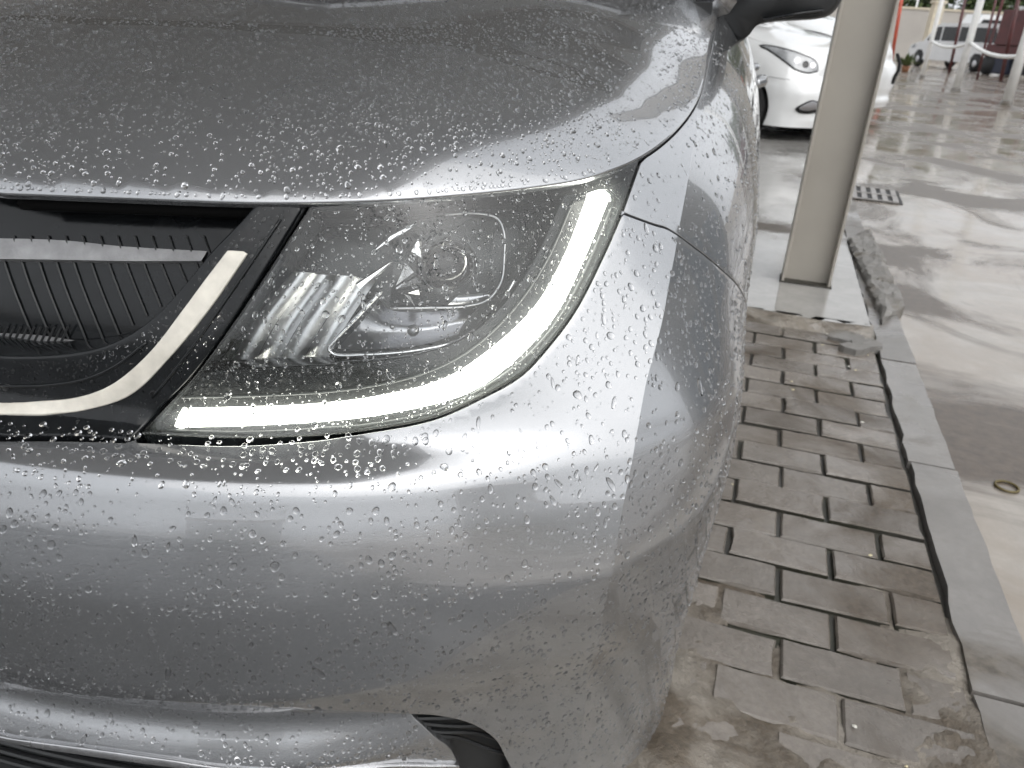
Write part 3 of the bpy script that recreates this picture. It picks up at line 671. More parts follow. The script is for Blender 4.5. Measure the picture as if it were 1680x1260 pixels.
def m_ground(name, light, mud, mud_lo=.50, mud_hi=.60, wet=(.10, .45), bumpd=.006, fine=28., big=.9, loc=(0, 0, 0), mud_r=.55, randcol=0., film=None, pores=.35):
    m, t, out = newmat(name); b = t.nodes.new('ShaderNodeBsdfPrincipled'); t.links.new(b.outputs[0], out.inputs[0])
    g = t.nodes.new('ShaderNodeNewGeometry'); v = g.outputs['Position']
    patch = noise(t, v, big, 9., .62, .7, loc=loc); f = maprange(t, patch, mud_lo, mud_hi, 0, 1)
    st = noise(t, v, 7., 9., .65, .3); fn = noise(t, v, fine, 10., .7)
    base = mixc(t, maprange(t, st, .35, .68, 0, 1), tuple(c*.80 for c in light), light)
    base = mixc(t, maprange(t, fn, .30, .70, 0, pores), base, tuple(c*.55 for c in light))
    if film: base = mixc(t, maprange(t, noise(t, v, 1.5, 8., .6, .8, loc=(6, 3, 0)), .44, .60, 0, .8), base, film)
    mudc = mixc(t, maprange(t, fn, .3, .7, 0, 1), tuple(c*.6 for c in mud), tuple(c*1.4 for c in mud))
    col = mixc(t, f, base, mudc)
    if randcol:
        oi = t.nodes.new('ShaderNodeObjectInfo'); k = maprange(t, oi.outputs['Random'], 0, 1, 1-randcol, 1+randcol)
        sc = t.nodes.new('ShaderNodeVectorMath'); sc.operation = 'SCALE'; t.links.new(col, sc.inputs[0]); t.links.new(k, sc.inputs['Scale']); col = sc.outputs[0]
    t.links.new(col, b.inputs['Base Color'])
    wn = noise(t, v, 2.3, 8., .6, .5, loc=(3.1, 7.7, 0)); r = maprange(t, wn, .36, .64, wet[0], wet[1])
    rm = t.nodes.new('ShaderNodeMix'); t.links.new(f, rm.inputs[0]); t.links.new(r, rm.inputs[2]); rm.inputs[3].default_value = mud_r; t.links.new(rm.outputs[0], b.inputs['Roughness']); b.inputs['Specular IOR Level'].default_value = .5
    dry = maprange(t, wn, .40, .60, .12, 1.)
    h = math_(t, 'ADD', math_(t, 'MULTIPLY', fn, .5), st); h = math_(t, 'MULTIPLY', h, dry)
    bp = t.nodes.new('ShaderNodeBump'); bp.inputs['Strength'].default_value = 1.; bp.inputs['Distance'].default_value = bumpd
    t.links.new(h, bp.inputs['Height']); t.links.new(bp.outputs[0], b.inputs['Normal'])
    return m
CONC = m_ground('wet_concrete', (.37, .338, .298), (.080, .060, .043), .475, .555, (.02, .16), .0009, loc=(2.3, .6, 0), mud_r=.34, film=(.25, .205, .16))
APRON = m_ground('apron_concrete', (.38, .37, .35), (.09, .075, .06), .56, .66, (.02, .22), .001, loc=(4, 2, 0))
BRICK = m_ground('wet_paver', (.225, .200, .174), (.095, .076, .057), .47, .62, (.08, .40), .006, 75., 2.4, (1, 5, 0), randcol=.16, pores=.75)
BED = m_ground('joint_dirt', (.05, .046, .038), (.035, .038, .022), .45, .6, (.3, .7), .004, 60.)
KERBM = m_ground('kerb_concrete', (.235, .222, .208), (.11, .095, .077), .52, .64, (.15, .5), .003, 50., 1.8, (9, 1, 0), randcol=.08)
RUBBLE = m_ground('rough_concrete', (.23, .22, .205), (.12, .105, .085), .48, .62, (.45, .75), .012, 90., 6.)
MUD = m_ground('mortar_mud', (.30, .268, .225), (.10, .08, .058), .46, .60, (.05, .50), .016, 85., 4., (2, 2, 0), pores=.7)

ground = mesh('ground', [(-150, -60, 0), (150, -60, 0), (150, 200, 0), (-150, 200, 0)], [(0, 1, 2, 3)], CONC); tag(ground, kind='structure')
KA = R_(16.7); kd = Vector((math.sin(KA), math.cos(KA), 0)); kp = Vector((math.cos(KA), -math.sin(KA), 0)); K0 = Vector((.506, 0, 0))
def K(u, v, z=0.): return K0+kp*u+kd*v+Vector((0, 0, z))
MK = Matrix(((kp.x, kd.x, 0, K0.x), (kp.y, kd.y, 0, K0.y), (0, 0, 1, 0), (0, 0, 0, 1)))
# ------------------------------------------------------------------ brick pavement
pave = mesh('brick_pavement', [K(-2.2, -1.2, .010), K(.0, -1.2, .010), K(.0, 2.82, .010), K(-2.2, 2.82, .010)], [(0, 1, 2, 3)], BED); tag(pave, kind='structure')
DARK_SHEET = m_ground('dark_sheet_surface', (.034, .034, .034), (.025, .024, .022), .5, .6, (.12, .4), .004, 120.)
pv2 = mesh('bumper_dark_sheet', [K(-9, -9, .0145), K(.0, -9, .0145), K(.0, .28, .0145), K(-9, .28, .0145)], [(0, 1, 2, 3)], DARK_SHEET); tag(pv2, kind='structure')  # dark sheet added out of view to darken the lower bumper's reflection
def brick_mesh(seed, L, W, H):
    """a worn paver: chipped outline, rounded arris, slightly uneven top"""
    r = random.Random(seed); pts = []
    for (x0, y0, x1, y1, n) in ((-1, -1, 1, -1, 5), (1, -1, 1, 1, 3), (1, 1, -1, 1, 5), (-1, 1, -1, -1, 3)):
        for i in range(n): u = i/n; pts.append(((x0+(x1-x0)*u)*L/2, (y0+(y1-y0)*u)*W/2))
    out = [(x*(1-r.uniform(0, .012))-math.copysign(.0015, x)*r.random(), y*(1-r.uniform(0, .03))) for x, y in pts]; n = len(out)
    k = r.randrange(n); chip = {k: .972, (k+1) % n: .98} if r.random() < .6 else {}
    out = [(x*chip.get(i, 1), y*chip.get(i, 1)) for i, (x, y) in enumerate(out)]
    V = [(x, y, -H/2) for x, y in out]+[(x, y, H/2-.0045-(.004 if i in chip else 0)) for i, (x, y) in enumerate(out)]
    V += [(x*(1-.0035/abs(L/2)), y*(1-.0035/(W/2)), H/2+r.uniform(-.0012, .0006)) for x, y in out]+[(0, 0, H/2+r.uniform(-.001, .001))]
    F2 = [(i, (i+1) % n, n+(i+1) % n, n+i) for i in range(n)]+[(n+i, n+(i+1) % n, 2*n+(i+1) % n, 2*n+i) for i in range(n)]+[(2*n+i, 2*n+(i+1) % n, 3*n) for i in range(n)]
    me = bpy.data.meshes.new('brick'); me.from_pydata(V, [], F2); me.update(); me.materials.append(BRICK); me.materials.append(BED)
    me.polygons.foreach_set('material_index', [1]*n+[0]*(2*n)); return me
BL, BW, CRS = .199, .0955, .1055
full = [brick_mesh(k, BL, BW, .05) for k in range(10)]; halfb = [brick_mesh(20+k, BL*.48, BW, .05) for k in range(3)]
vrow = .335; row = 0; nb = 0
while vrow < 2.76:
    off = (.0 if row % 2 else .105)+rng.uniform(-.018, .018); u = -.001-rng.uniform(0, .009)
    skew = rng.uniform(-.012, .012)
    first = True
    while u > -1.55:
        isH = first and (off > .06); me = rng.choice(halfb) if isH else rng.choice(full); L = BL*.48 if isH else BL
        o = bpy.data.objects.new('brick', me); COL.objects.link(o); o.parent = pave
        sink = rng.gauss(0, .0017)-(.004 if rng.random() < .07 else 0)
        o.location = K(u-L/2, vrow+skew*u*.3+rng.uniform(-.0015, .0015), -.004+sink)
        o.rotation_euler = (rng.gauss(0, .007), rng.gauss(0, .005), -KA+rng.gauss(0, .009)+skew)
        u -= L+.004+rng.uniform(0, .004); first = False; nb += 1
    vrow += CRS+rng.uniform(-.0015, .0015); row += 1
# dried mortar and mud smeared over the nearest courses
def fbm(x, y, s=0, oct_=5):
    out = 0; a = 1.; fq = 1.
    for k in range(oct_):
        r = np.random.default_rng(s+k); th = r.uniform(0, 6.28, 10); ph = r.uniform(0, 6.28, 10); w_ = r.uniform(.6, 1.5, 10)
        out = out+a*sum(np.sin((x*np.cos(t)+y*np.sin(t))*fq*w*6.28+p) for t, p, w in zip(th, ph, w_))/10**.5
        a *= .55; fq *= 2.1
    return out
uu = np.arange(-1.1, .02, .008); vv = np.arange(.27, 2.85, .008); U, Vv = np.meshgrid(uu, vv, indexing='ij')
cover = np.clip((1.22-Vv)/.45, -.4, 1.15)*.0152+np.where(Vv > 2.5, (Vv-2.56)*.11, 0)+.012*np.clip((-.55-U)/.4, 0, 1)
Hm = .0088+cover+fbm(U*1.8, Vv*1.8, 5)*.0050+fbm(U*9, Vv*9, 9, 4)*.0022
# paver tops lie at about 21 mm; mud stands proud only in places
vm = [K(a, b, c) for a, b, c in zip(U.ravel(), Vv.ravel(), np.clip(Hm, .006, .034).ravel())]; nv_ = len(vv)
keepq = np.clip(Hm, 0, 1) > .0135
fm = [(i*nv_+j, (i+1)*nv_+j, (i+1)*nv_+j+1, i*nv_+j+1) for i in range(len(uu)-1) for j in range(nv_-1) if keepq[i, j] or keepq[i+1, j+1]]
mud = mesh('mud', vm, fm, MUD, None, True); tag(mud, 'pale dried mortar and mud smeared over the nearest bricks', kind='stuff')
# ------------------------------------------------------------------ kerb edging of flush concrete stones
kerb = mesh('kerb', [K(0, -1.2, .003), K(.125, -1.2, .003), K(.125, 9, .003), K(0, 9, .003)], [(0, 1, 2, 3)], BED); tag(kerb, kind='structure')
v0 = -.72
for k, ln in enumerate([.62, .56, .54, .80, .72, .7, .7, .7, .7, .7, .7, .7, .7]):
    r = random.Random(k); n = 14; L_ = []; Rr = []
    for i in range(n+1):
        vq = v0+.004+(ln-.008)*i/n; L_.append((.006+r.uniform(-.004, .007), vq)); Rr.append((.117+r.uniform(-.003, .002), vq))
    pl = L_+Rr[::-1]
    kb = MB().prism([(a, b) for a, b in Rr+L_[::-1]], -.03, .026+r.uniform(-.002, .002), MK).build('kerb_stone', KERBM, kerb); v0 += ln
# ------------------------------------------------------------------ raised apron the post stands on
ap = MB(); r = random.Random(3); front = [(-2.2+2.2*i/50, 2.82+r.uniform(-.014, .014)+.03*math.sin(i*.5)*.4) for i in range(51)]
ap.prism(front+[(0, 14), (-6, 14), (-6, 2.8)], .0, .034, MK)
apron = ap.build('apron', APRON); tag(apron, kind='structure')
# broken concrete kerb lump lying outside the edging
lump = []
a1, a2, a3, a4 = at_z(1392, 388, .06), at_z(1428, 372, .06), at_z(1486, 496, .06), at_z(1452, 520, .06)
n1, n2 = 34, 8; V = []; F_ = []
for i in range(n1+1):
    s_ = i/n1
    for j in range(n2+1):
        t_ = j/n2; p = (a1*(1-t_)+a2*t_)*(1-s_)+(a4*(1-t_)+a3*t_)*s_
        e_ = min(t_, 1-t_, s_*3, (1-s_)*4)
        V.append((p.x+rng.uniform(-.010, .010), p.y+rng.uniform(-.012, .012), .062+min(0, (e_-.12)*.12)+rng.uniform(-.0035, .0035)))
F_ = [(i*(n2+1)+j, (i+1)*(n2+1)+j, (i+1)*(n2+1)+j+1, i*(n2+1)+j+1) for i in range(n1) for j in range(n2)]
edge = [i*(n2+1) for i in range(n1+1)]+[n1*(n2+1)+j for j in range(1, n2+1)]+[i*(n2+1)+n2 for i in range(n1-1, -1, -1)]+[j for j in range(n2-1, 0, -1)]
b0 = len(V)
for q in edge: V.append((V[q][0]+rng.uniform(-.012, .012), V[q][1]+rng.uniform(-.012, .012), -.01))
m_ = len(edge); F_ += [(edge[i], b0+i, b0+(i+1) % m_, edge[(i+1) % m_]) for i in range(m_)]
tag(mesh('concrete_block', V, F_, RUBBLE), 'long broken lump of rough grey concrete lying beside the kerb edging', 'concrete block')
# broken paver pieces at the end of the bricks
for k, (px_, py_, sz_) in enumerate(((1388, 552, .085), (1422, 566, .07), (1402, 574, .06))):
    c_ = at_z(px_, py_, .03); r = random.Random(k+40); n = 7
    pl = [(c_.x+sz_*math.cos(6.28*i/n)*r.uniform(.6, 1.), c_.y+sz_*.75*math.sin(6.28*i/n)*r.uniform(.6, 1.)) for i in range(n)]
    o = MB().prism(pl, .012, .036+.004*k).build('broken_paver', RUBBLE)
    tag(o, ['largest broken grey paver piece at the end of the brick rows', 'broken paver piece touching the kerb edging by the dark crack', 'smallest broken paver piece between two others at the brick end'][k], 'paver piece')
# drain grate with slots
g0 = at_z(1427, 318, .006); gm = Matrix.Translation(g0) @ Matrix.Rotation(-KA-.05, 4, 'Z')
grate = empty('drain_grate', g0, -KA-.05); tag(grate, 'dark slotted drain grate set in the wet concrete beyond the post', 'drain')
MB().box((-.20, -.26, -.004), (.20, .26, -.001)).build('pit', prin('drain_dark', (.012, .011, .01), .6), grate)
IRON = prin('grate_iron', (.30, .285, .27), .45, metal=.2, var=.2, vscale=30.)
for k in range(6): MB().box((-.19+k*.066, -.26, -.001), (-.155+k*.066, .26, .006)).build('bar', IRON, grate)
for k in range(3): MB().box((-.19, -.26+k*.2475, .001), (.175, -.235+k*.2475, .0085)).build('cross_bar', IRON, grate)
# small round ring lying on the concrete
rc = at_z(1652, 798, .004)
MB().lathe([(.026+.0035*math.cos(a), .0035*math.sin(a)) for a in np.linspace(0, 2*math.pi, 9)[:-1]], 28, Matrix.Translation(rc), closed=True).build('rubber_ring', prin('ring_rubber', (.11, .085, .03), .5), None, True)
tag(bpy.data.objects['rubber_ring'], 'small brown rubber ring lying on the pale wet concrete', 'ring')

# ------------------------------------------------------------------ steel posts and the canopy they carry
STEEL = prin('beige_painted_steel', (.36, .335, .295), .42, var=.07, vscale=3., bump=.04, bscale=60.)
def hpost(pos, rz, h, label, w_=.105, d_=.20):
    e_ = empty('steel_post', pos, rz); tag(e_, label, 'post', 'beige steel posts carrying the canopy')
    MB().box((-w_/2, -d_/2, 0), (w_/2, -d_/2+.012, h), bev=.003).build('flange', STEEL, e_)
    MB().box((-w_/2, d_/2-.012, 0), (w_/2, d_/2, h), bev=.003).build('flange', STEEL, e_)
    MB().box((-.005, -d_/2+.012, 0), (.005, d_/2-.012, h)).build('web', STEEL, e_)
    MB().box((-w_/2-.006, -d_/2-.006, 0), (w_/2+.006, d_/2+.006, .007)).build('base_seal', BED, e_)
    return e_
pc = K(-.225, 3.30, .034)
CANZ = 2.75
post1 = hpost(pc, R_(-107), CANZ-.034, 'near beige steel post with hollow side standing in front of white car')
hpost(K(.12, 9.9, .034), R_(-107), CANZ-.034, 'far beige steel post seen below the door mirror')
CANM = prin('canopy_sheet', (.66, .67, .68), .5, var=.08, vscale=2.)
can = empty('canopy', (0, 0, 0)); tag(can, 'grey sheet metal canopy over the parked cars', 'canopy')
CU0, CU1, CV0, CV1 = -12., -.50, -.60, 18.
V = []; F_ = []; nr = 12
for i in range(nr+1):
    v_ = CV0+(CV1-CV0)*i/nr; zz = CANZ+.22
    V += [K(CU0, v_, zz+.25), K(CU1, v_, zz)]
F_ = [(2*i, 2*i+1, 2*i+3, 2*i+2) for i in range(nr)]
nv = len(V); V += [p+Vector((0, 0, .004)) for p in V]; F_ += [tuple(q+nv for q in f)[::-1] for f in F_]
mesh('roof_sheet', V, F_, CANM, can)
MB().box((-.66, CV0, CANZ), (-.56, CV1, CANZ+.18), MK).build('edge_beam', STEEL, can)
for k in range(4):
    MB().box((CU0, CV0+.2+k*5.0, CANZ+.05), (-.67, CV0+.32+k*5.0, CANZ+.22), MK).build('cross_beam', STEEL, can)
# ------------------------------------------------------------------ white cars parked beyond the post
WHITE = m_paint('white_paint', (.78, .79, .79), .35)
for n_ in WHITE.node_tree.nodes:
    if n_.type == 'BSDF_PRINCIPLED': n_.inputs['Metallic'].default_value = 0.; n_.inputs['Specular IOR Level'].default_value = .5
HGLASS = prin('parked_headlight_glass', (.30, .31, .32), .12, coat=1., var=.4, vscale=14.)
wc = empty('white_car', (3.30, 8.24, 0), R_(45)); tag(wc, 'nearer white car with dark fog lamp half hidden by the post', 'car', 'white cars parked behind the post')
S_E = s_of_y(3.79)
ca_ = c_hood[c_hood[:, 0] > .02]
body_o = poly(Q((0, .17), (s_of_y(WY-WR*math.cos(math.asin((.17-WZ)/WR))), .17)), arch(math.asin((.17-WZ)/WR), math.pi-math.asin((.17-WZ)/WR)),
              Q((s_of_y(WY+WR*math.cos(math.asin((.17-WZ)/WR))), .17), (S_E, .17)), Q((S_E, .17), (S_E, 1.05)), Q((S_E, 1.05), (s_of_y(1.42), 1.055)), ca_[:-1][::-1], Q((0, ca_[0, 1]), (0, .17)), step=.02)
def white_part(name, outline, mat, depth, par=wc, grid=(.03, .02), flange=.015, whole=False, **kw):
    o = skin_panel(name, outline, mat, par, depth=depth, grid=grid, flange=flange, mirror=whole, **kw)
    if not whole: mirror_copy(o, par)
    return o
white_part('body', body_o, WHITE, 0., whole=True)
me_h = hood.data.copy(); me_h.materials.clear(); me_h.materials.append(WHITE); link('hood', me_h, None, wc)
hl = [(.66, .69), (.76, .672), (.88, .69), (1.02, .76), (1.2, .842), (1.30, .872), (1.18, .866), (1.0, .842), (.84, .812), (.70, .775), (.655, .73), (.66, .69)]
hlo = catmull(hl, 6)[:-1]
white_part('headlight', hlo, HGLASS, -.006, gap=0.)
white_part('headlight_surround', shrink(hlo, -.012), BLACK_GLOSS, -.003, gap=0.)
for (s_, z_, r_, mt) in ((.80, .735, .030, BLACK_GLOSS), (.90, .765, .028, CHROME_DULL), (.715, .73, .022, CHROME)):
    th_ = np.linspace(0, 2*math.pi, 18)[:-1]; white_part('lamp_chamber', np.stack([s_+1.2*r_*np.cos(th_), z_+r_*np.sin(th_)], -1), mt, -.009, gap=0., grid=(.02, .02), flange=.004)
fg = catmull([(.56, .33), (.70, .305), (.80, .315), (.83, .345), (.77, .395), (.70, .428), (.63, .42), (.57, .39), (.56, .33)], 5)[:-1]
white_part('fog_lamp_surround', fg, BLACK_GLOSS, -.006, gap=0.)
white_part('fog_lamp', shrink(fg*1., .022)+np.array([-.004, .010]), CHROME_DULL, -.010, gap=0.)
q_ = np.array([(s_, .60+.055*(s_-.95)) for s_ in np.linspace(.93, s_of_y(WY-WR*math.cos(.98)), 12)]); P0, _ = skin(q_[:, 0], q_[:, 1], .0015)
for sx in (1, -1): MB().tube([(p[0]*sx, p[1], p[2]) for p in P0], .0032, 5).build('bumper_seam', BLACK_SATIN, wc)
gro = poly(Q((0, .26), (.5, .26)), Q((.5, .26), (.46, .40)), Q((.46, .40), (0, .42)), Q((0, .42), (0, .26)))
white_part('lower_grille', gro, BLACK_SATIN, -.004, gap=0., whole=True)
gro2 = poly(Q((0, .62), (.42, .64)), Q((.42, .64), (.5, .74)), Q((.5, .74), (0, .74)), Q((0, .74), (0, .62)))
white_part('grille', gro2, BLACK_GLOSS, -.004, gap=0., whole=True)
for (x, y, sd_) in ((.77, WY, 1), (-.77, WY, -1), (.77, 3.4, 1), (-.77, 3.4, -1)): wheel(wc, x, y, .31, .31, sd_)
for nm in ('windscreen', 'side_window', 'rear_window', 'cabin_floor', 'cowl'):
    o = bpy.data.objects[nm]; n = o.copy(); COL.objects.link(n); n.parent = wc
for nm in ('roof', 'roof_pillar', 'roof_pillar.001', 'tailgate'):
    o = bpy.data.objects[nm]; me2 = o.data.copy(); me2.materials.clear(); me2.materials.append(WHITE); link(nm.split('.')[0], me2, None, wc)
for sx in (-1, 1):
    V, F_ = [], []
    MB().tube([(sx*.90, 1.62, 1.02), (sx*.98, 1.60, 1.08), (sx*1.08, 1.60, 1.12)], [.04, .085, .06], 10).build('door_mirror', WHITE, wc, True)
def copy_tree(o, parent=None, skip=()):
    c = o.copy(); COL.objects.link(c); c.parent = parent
    for ch in list(o.children):
        if ch.name.split('.')[0] not in skip: copy_tree(ch, c)
    return c
wb = copy_tree(wc, None, ('lower_grille', 'grille')); wb.location = (4.44, 10.45, .0); wb.scale = (1.12, 1.1, 1.18); wb['label'] = 'farther white car whose pale front shows either side of the post'
# black rubber flap hanging off the far car's corner
fp = [at_y(*p, 9.6) for p in ((1472, 88), (1476, 104), (1474, 116), (1467, 128), (1464, 138))]
fl_ = MB().tube(fp, [.03, .035, .035, .035, .03], 8, flat=.5).build('rubber_flap', RUBBER, None, True); tag(fl_, 'black rubber strip hanging at the corner of the far white car', 'rubber strip')

# ------------------------------------------------------------------ white poles, chain, red uprights
WPOLE = prin('white_painted_pole', (.74, .74, .72), .45, var=.08, vscale=6.)
RED = prin('red_oxide_paint', (.42, .07, .035), .5, var=.2, vscale=5.); MAROON = prin('maroon_paint', (.075, .018, .018), .45, var=.3, vscale=4.)
poles = [((1512, 128), .062, 'white pole just left of the silver van door'), ((1567, 150), .075, 'white pole crossing the rear wheel of the silver van'), ((1650, 172), .085, 'white pole nearest the right edge of the yard'), ((1483, 92), .06, 'white pole beside the thin red upright')]
pole_o = []
for (p, r_, lb) in poles:
    b_ = at_z(*p); e_ = empty('white_pole', b_); tag(e_, lb, 'pole', 'white poles of the yard fence')
    MB().tube([(0, 0, 0), (0, 0, 1.2), (0, 0, 4.6)], [r_*1.05, r_, r_*.95], 12).build('shaft', WPOLE, e_, True)
    MB().lathe([(r_*1.35, 0), (r_*1.3, .05), (r_*1.02, .09)], 14).build('foot_collar', RUBBLE, e_); pole_o.append(b_)
a_, b_ = pole_o[1], pole_o[2]
for (pa, pb, za, zb_, lb) in ((pole_o[1], pole_o[2], 1.02, .86, 'sagging white pipe between the two right white poles'), (pole_o[0], pole_o[1], 1.0, 1.02, 'sagging white pipe across the side of the silver van')):
    pts = [pa.lerp(pb, u)+Vector((0, -.08, za*(1-u)+zb_*u-.12*4*u*(1-u))) for u in np.linspace(0, 1, 16)]
    tag(MB().tube(pts, .038, 8).build('white_pipe', WPOLE, None, True), lb, 'pipe', 'white pipes slung between the poles')
for (p0, p1, Y, r_, lb, mt) in (((1468, 66), (1484, -30), 24., .05, 'thin bright red upright left of the silver van', RED), ((1571, 56), (1588, -20), 30., .05, 'thin dark red upright above the roof of the silver van', MAROON), ((1618, 66), (1641, -30), 26., .035, 'leaning dark red upright left of the maroon trailer panel', MAROON), ((1664, 30), (1676, -25), 26., .06, 'dark red upright right of the maroon trailer panel', MAROON)):
    A, B = at_y(*p0, Y), at_y(*p1, Y); dirv = (B-A); A2 = A-dirv*(A.z/dirv.z) if dirv.z else A
    tag(MB().tube([A2, B], r_, 8).build('red_upright', mt, None, True), lb, 'upright', 'red uprights in the yard')

# ------------------------------------------------------------------ silver van, maroon trailer, vehicles behind
VANP = prin('van_silver', (.62, .62, .62), .35, coat=.6, var=.06, vscale=2.); VWIN = prin('van_window', (.01, .01, .011), .25, var=.5, vscale=1.5)
A, B = at_z(1484, 106), at_z(1622, 121); vx = (B-A).normalized(); ang = math.atan2(vx.y, vx.x); VL = (B-A).length
van = empty('silver_van', A, ang); tag(van, 'silver minivan parked side on behind the white poles', 'van')
MX = Matrix.Rotation(math.pi/2, 4, 'X')      # polygon (x, z) extruded along y
def side_prism(poly_, y0, y1): return MB().prism(poly_, -y1, -y0, MX)
L = VL
side_prism([(0, .35), (.02, .62), (.12, .82), (.75, .98), (1.0, 1.0), (L-.02, 1.02), (L, .9), (L, .32), (.1, .28)], 0, 1.65).build('body', VANP, van)
side_prism([(.75, .98), (1.45, 1.62), (1.8, 1.72), (L-.25, 1.74), (L-.08, 1.6), (L-.02, 1.03), (1.0, .99)], .10, 1.55).build('cabin', VANP, van)
for pl in ([(1.02, 1.04), (1.52, 1.56), (1.86, 1.58), (1.86, 1.05)], [(1.98, 1.05), (1.98, 1.58), (2.95, 1.59), (2.95, 1.06)], [(3.07, 1.06), (3.07, 1.59), (L-.38, 1.58), (L-.22, 1.07)]):
    side_prism(pl, .085, .2).build('window', VWIN, van)
side_prism([(.16, .70), (.3, .84), (.5, .86), (.44, .70)], -.012, .05).build('headlight', HGLASS, van)
for (x_, r_) in ((.85, .30), (L-.95, .30)):
    for yy in (.06, 1.58):
        wh = empty('wheel', (x_, yy, r_), parent=van)
        MB().lathe([(.0, -.08), (r_*.6, -.09), (r_*.9, -.09), (r_, -.06), (r_, .08), (0, .08)], 24, Matrix.Rotation(math.pi/2, 4, 'X')).build('tyre', RUBBER, wh, True)
        MB().lathe([(.0, .098), (r_*.36, .096), (r_*.42, .088)], 20, Matrix.Rotation(math.pi/2, 4, 'X')).build('rim', ALLOY, wh, True)
side_prism([(x_*1. if False else .55, .28), (.55, .5), (.7, .66), (1.0, .66), (1.15, .5), (1.15, .28)], -.006, .02).build('wheel_arch', RUBBER, van)
side_prism([(L-1.27, .28), (L-1.27, .5), (L-1.12, .66), (L-.78, .66), (L-.63, .5), (L-.63, .28)], -.006, .02).build('wheel_arch', RUBBER, van)
# maroon trailer with upright panel and dark wheels
tr0 = at_z(1630, 124); trl = empty('maroon_trailer', tr0, ang+.1); tag(trl, 'dark maroon trailer with upright headboard at the right edge', 'trailer')
MB().box((-.75, 0, .62), (1.9, 1.6, 1.02), bev=.03).build('bed', MAROON, trl); MB().box((-.35, -.06, 1.02), (.95, .06, 2.15), bev=.02).build('headboard', MAROON, trl)
for x_ in (-.70, .99, 1.8): MB().box((x_, .02, 1.02), (x_+.07, .1, 2.9)).build('stake', MAROON, trl)
NAVY = prin('dark_blue_tank', (.012, .016, .035), .5, var=.2)
MB().box((-.55, .05, .06), (.45, .9, .60), bev=.06).build('tank', NAVY, trl)
for (x_, yy) in ((-.5, .12), (1.5, .12), (-.5, 1.4), (1.5, 1.4)):
    wh = empty('wheel', (x_, yy, .34), parent=trl)
    MB().lathe([(.0, -.08), (.22, -.09), (.31, -.09), (.34, -.06), (.34, .08), (0, .08)], 24, Matrix.Rotation(math.pi/2, 4, 'X')).build('tyre', RUBBER, wh, True)
def far_car(px0, px1, Y, zb, zt, label):
    a, b = at_y(*px0, Y), at_y(*px1, Y); L = b.x-a.x; e_ = empty('parked_vehicle', (a.x, Y, 0)); tag(e_, label, 'vehicle')
    side_prism([(0, .4), (0, zt*.55), (L*.12, zt*.58), (L*.25, zt), (L*.85, zt), (L, zt*.6), (L, .4)], 0, 1.7).build('body', prin('far_white', (.75, .76, .77), .3), e_)
    side_prism([(L*.18, zt*.62), (L*.27, zt*.9), (L*.82, zt*.9), (L*.92, zt*.62)], -.02, .1).build('window', VWIN, e_)
    for x_ in (L*.2, L*.8):
        MB().lathe([(0, -.06), (.33, -.06), (.33, .1), (0, .1)], 20, Matrix.Translation((x_, 0, .33)) @ Matrix.Rotation(math.pi/2, 4, 'X')).build('wheel', RUBBER, e_)
far_car((1574, 60), (1690, 60), 46., .4, 2.45, 'white vehicle roof showing just above the silver van')
far_car((1588, 40), (1720, 40), 62., .4, 3.6, 'tall white vehicle with dark window band near the top right corner')
# ------------------------------------------------------------------ compound wall, pillar, trees
WALL = prin('rendered_wall', (.40, .375, .345), .8, var=.1, vscale=.6, bump=.1, bscale=6.); CAP = prin('wall_coping', (.55, .49, .38), .7, var=.08)
wl = empty('compound_wall', (0, 0, 0)); tag(wl, 'long pale grey rendered wall with cream coping behind the van', 'wall')
def wall_seg(x0, y0, x1, y1, h, t=.25):
    a = Vector((x0, y0, 0)); d = Vector((x1-x0, y1-y0, 0)); M = Matrix.Translation(a) @ Matrix.Rotation(math.atan2(d.y, d.x), 4, 'Z')
    MB().box((0, 0, 0), (d.length, t, h), M).build('wall', WALL, wl); MB().box((-.05, -.06, h), (d.length+.05, t+.06, h+.12), M).build('coping', CAP, wl)
wall_seg(6, 56, 60, 50, 2.75)
pp = at_y(1531, 40, 48.); pil = empty('gate_pillar', (pp.x, 48., 0)); tag(pil, 'cream gate pillar standing in front of the grey wall', 'pillar')
MB().box((-.27, -.25, 0), (.27, .25, 2.9), bev=.02).build('shaft', CAP, pil); MB().box((-.34, -.32, 2.9), (.34, .32, 3.05), bev=.02).build('cap', CAP, pil)
LEAF = [prin(f'leaf_{k}', c, .6, var=.35, vscale=.8) for k, c in enumerate(((.055, .085, .028), (.085, .115, .035), (.04, .065, .022)))]
BARK = prin('bark', (.10, .085, .07), .85, var=.3, vscale=4., bump=.4, bscale=12.)
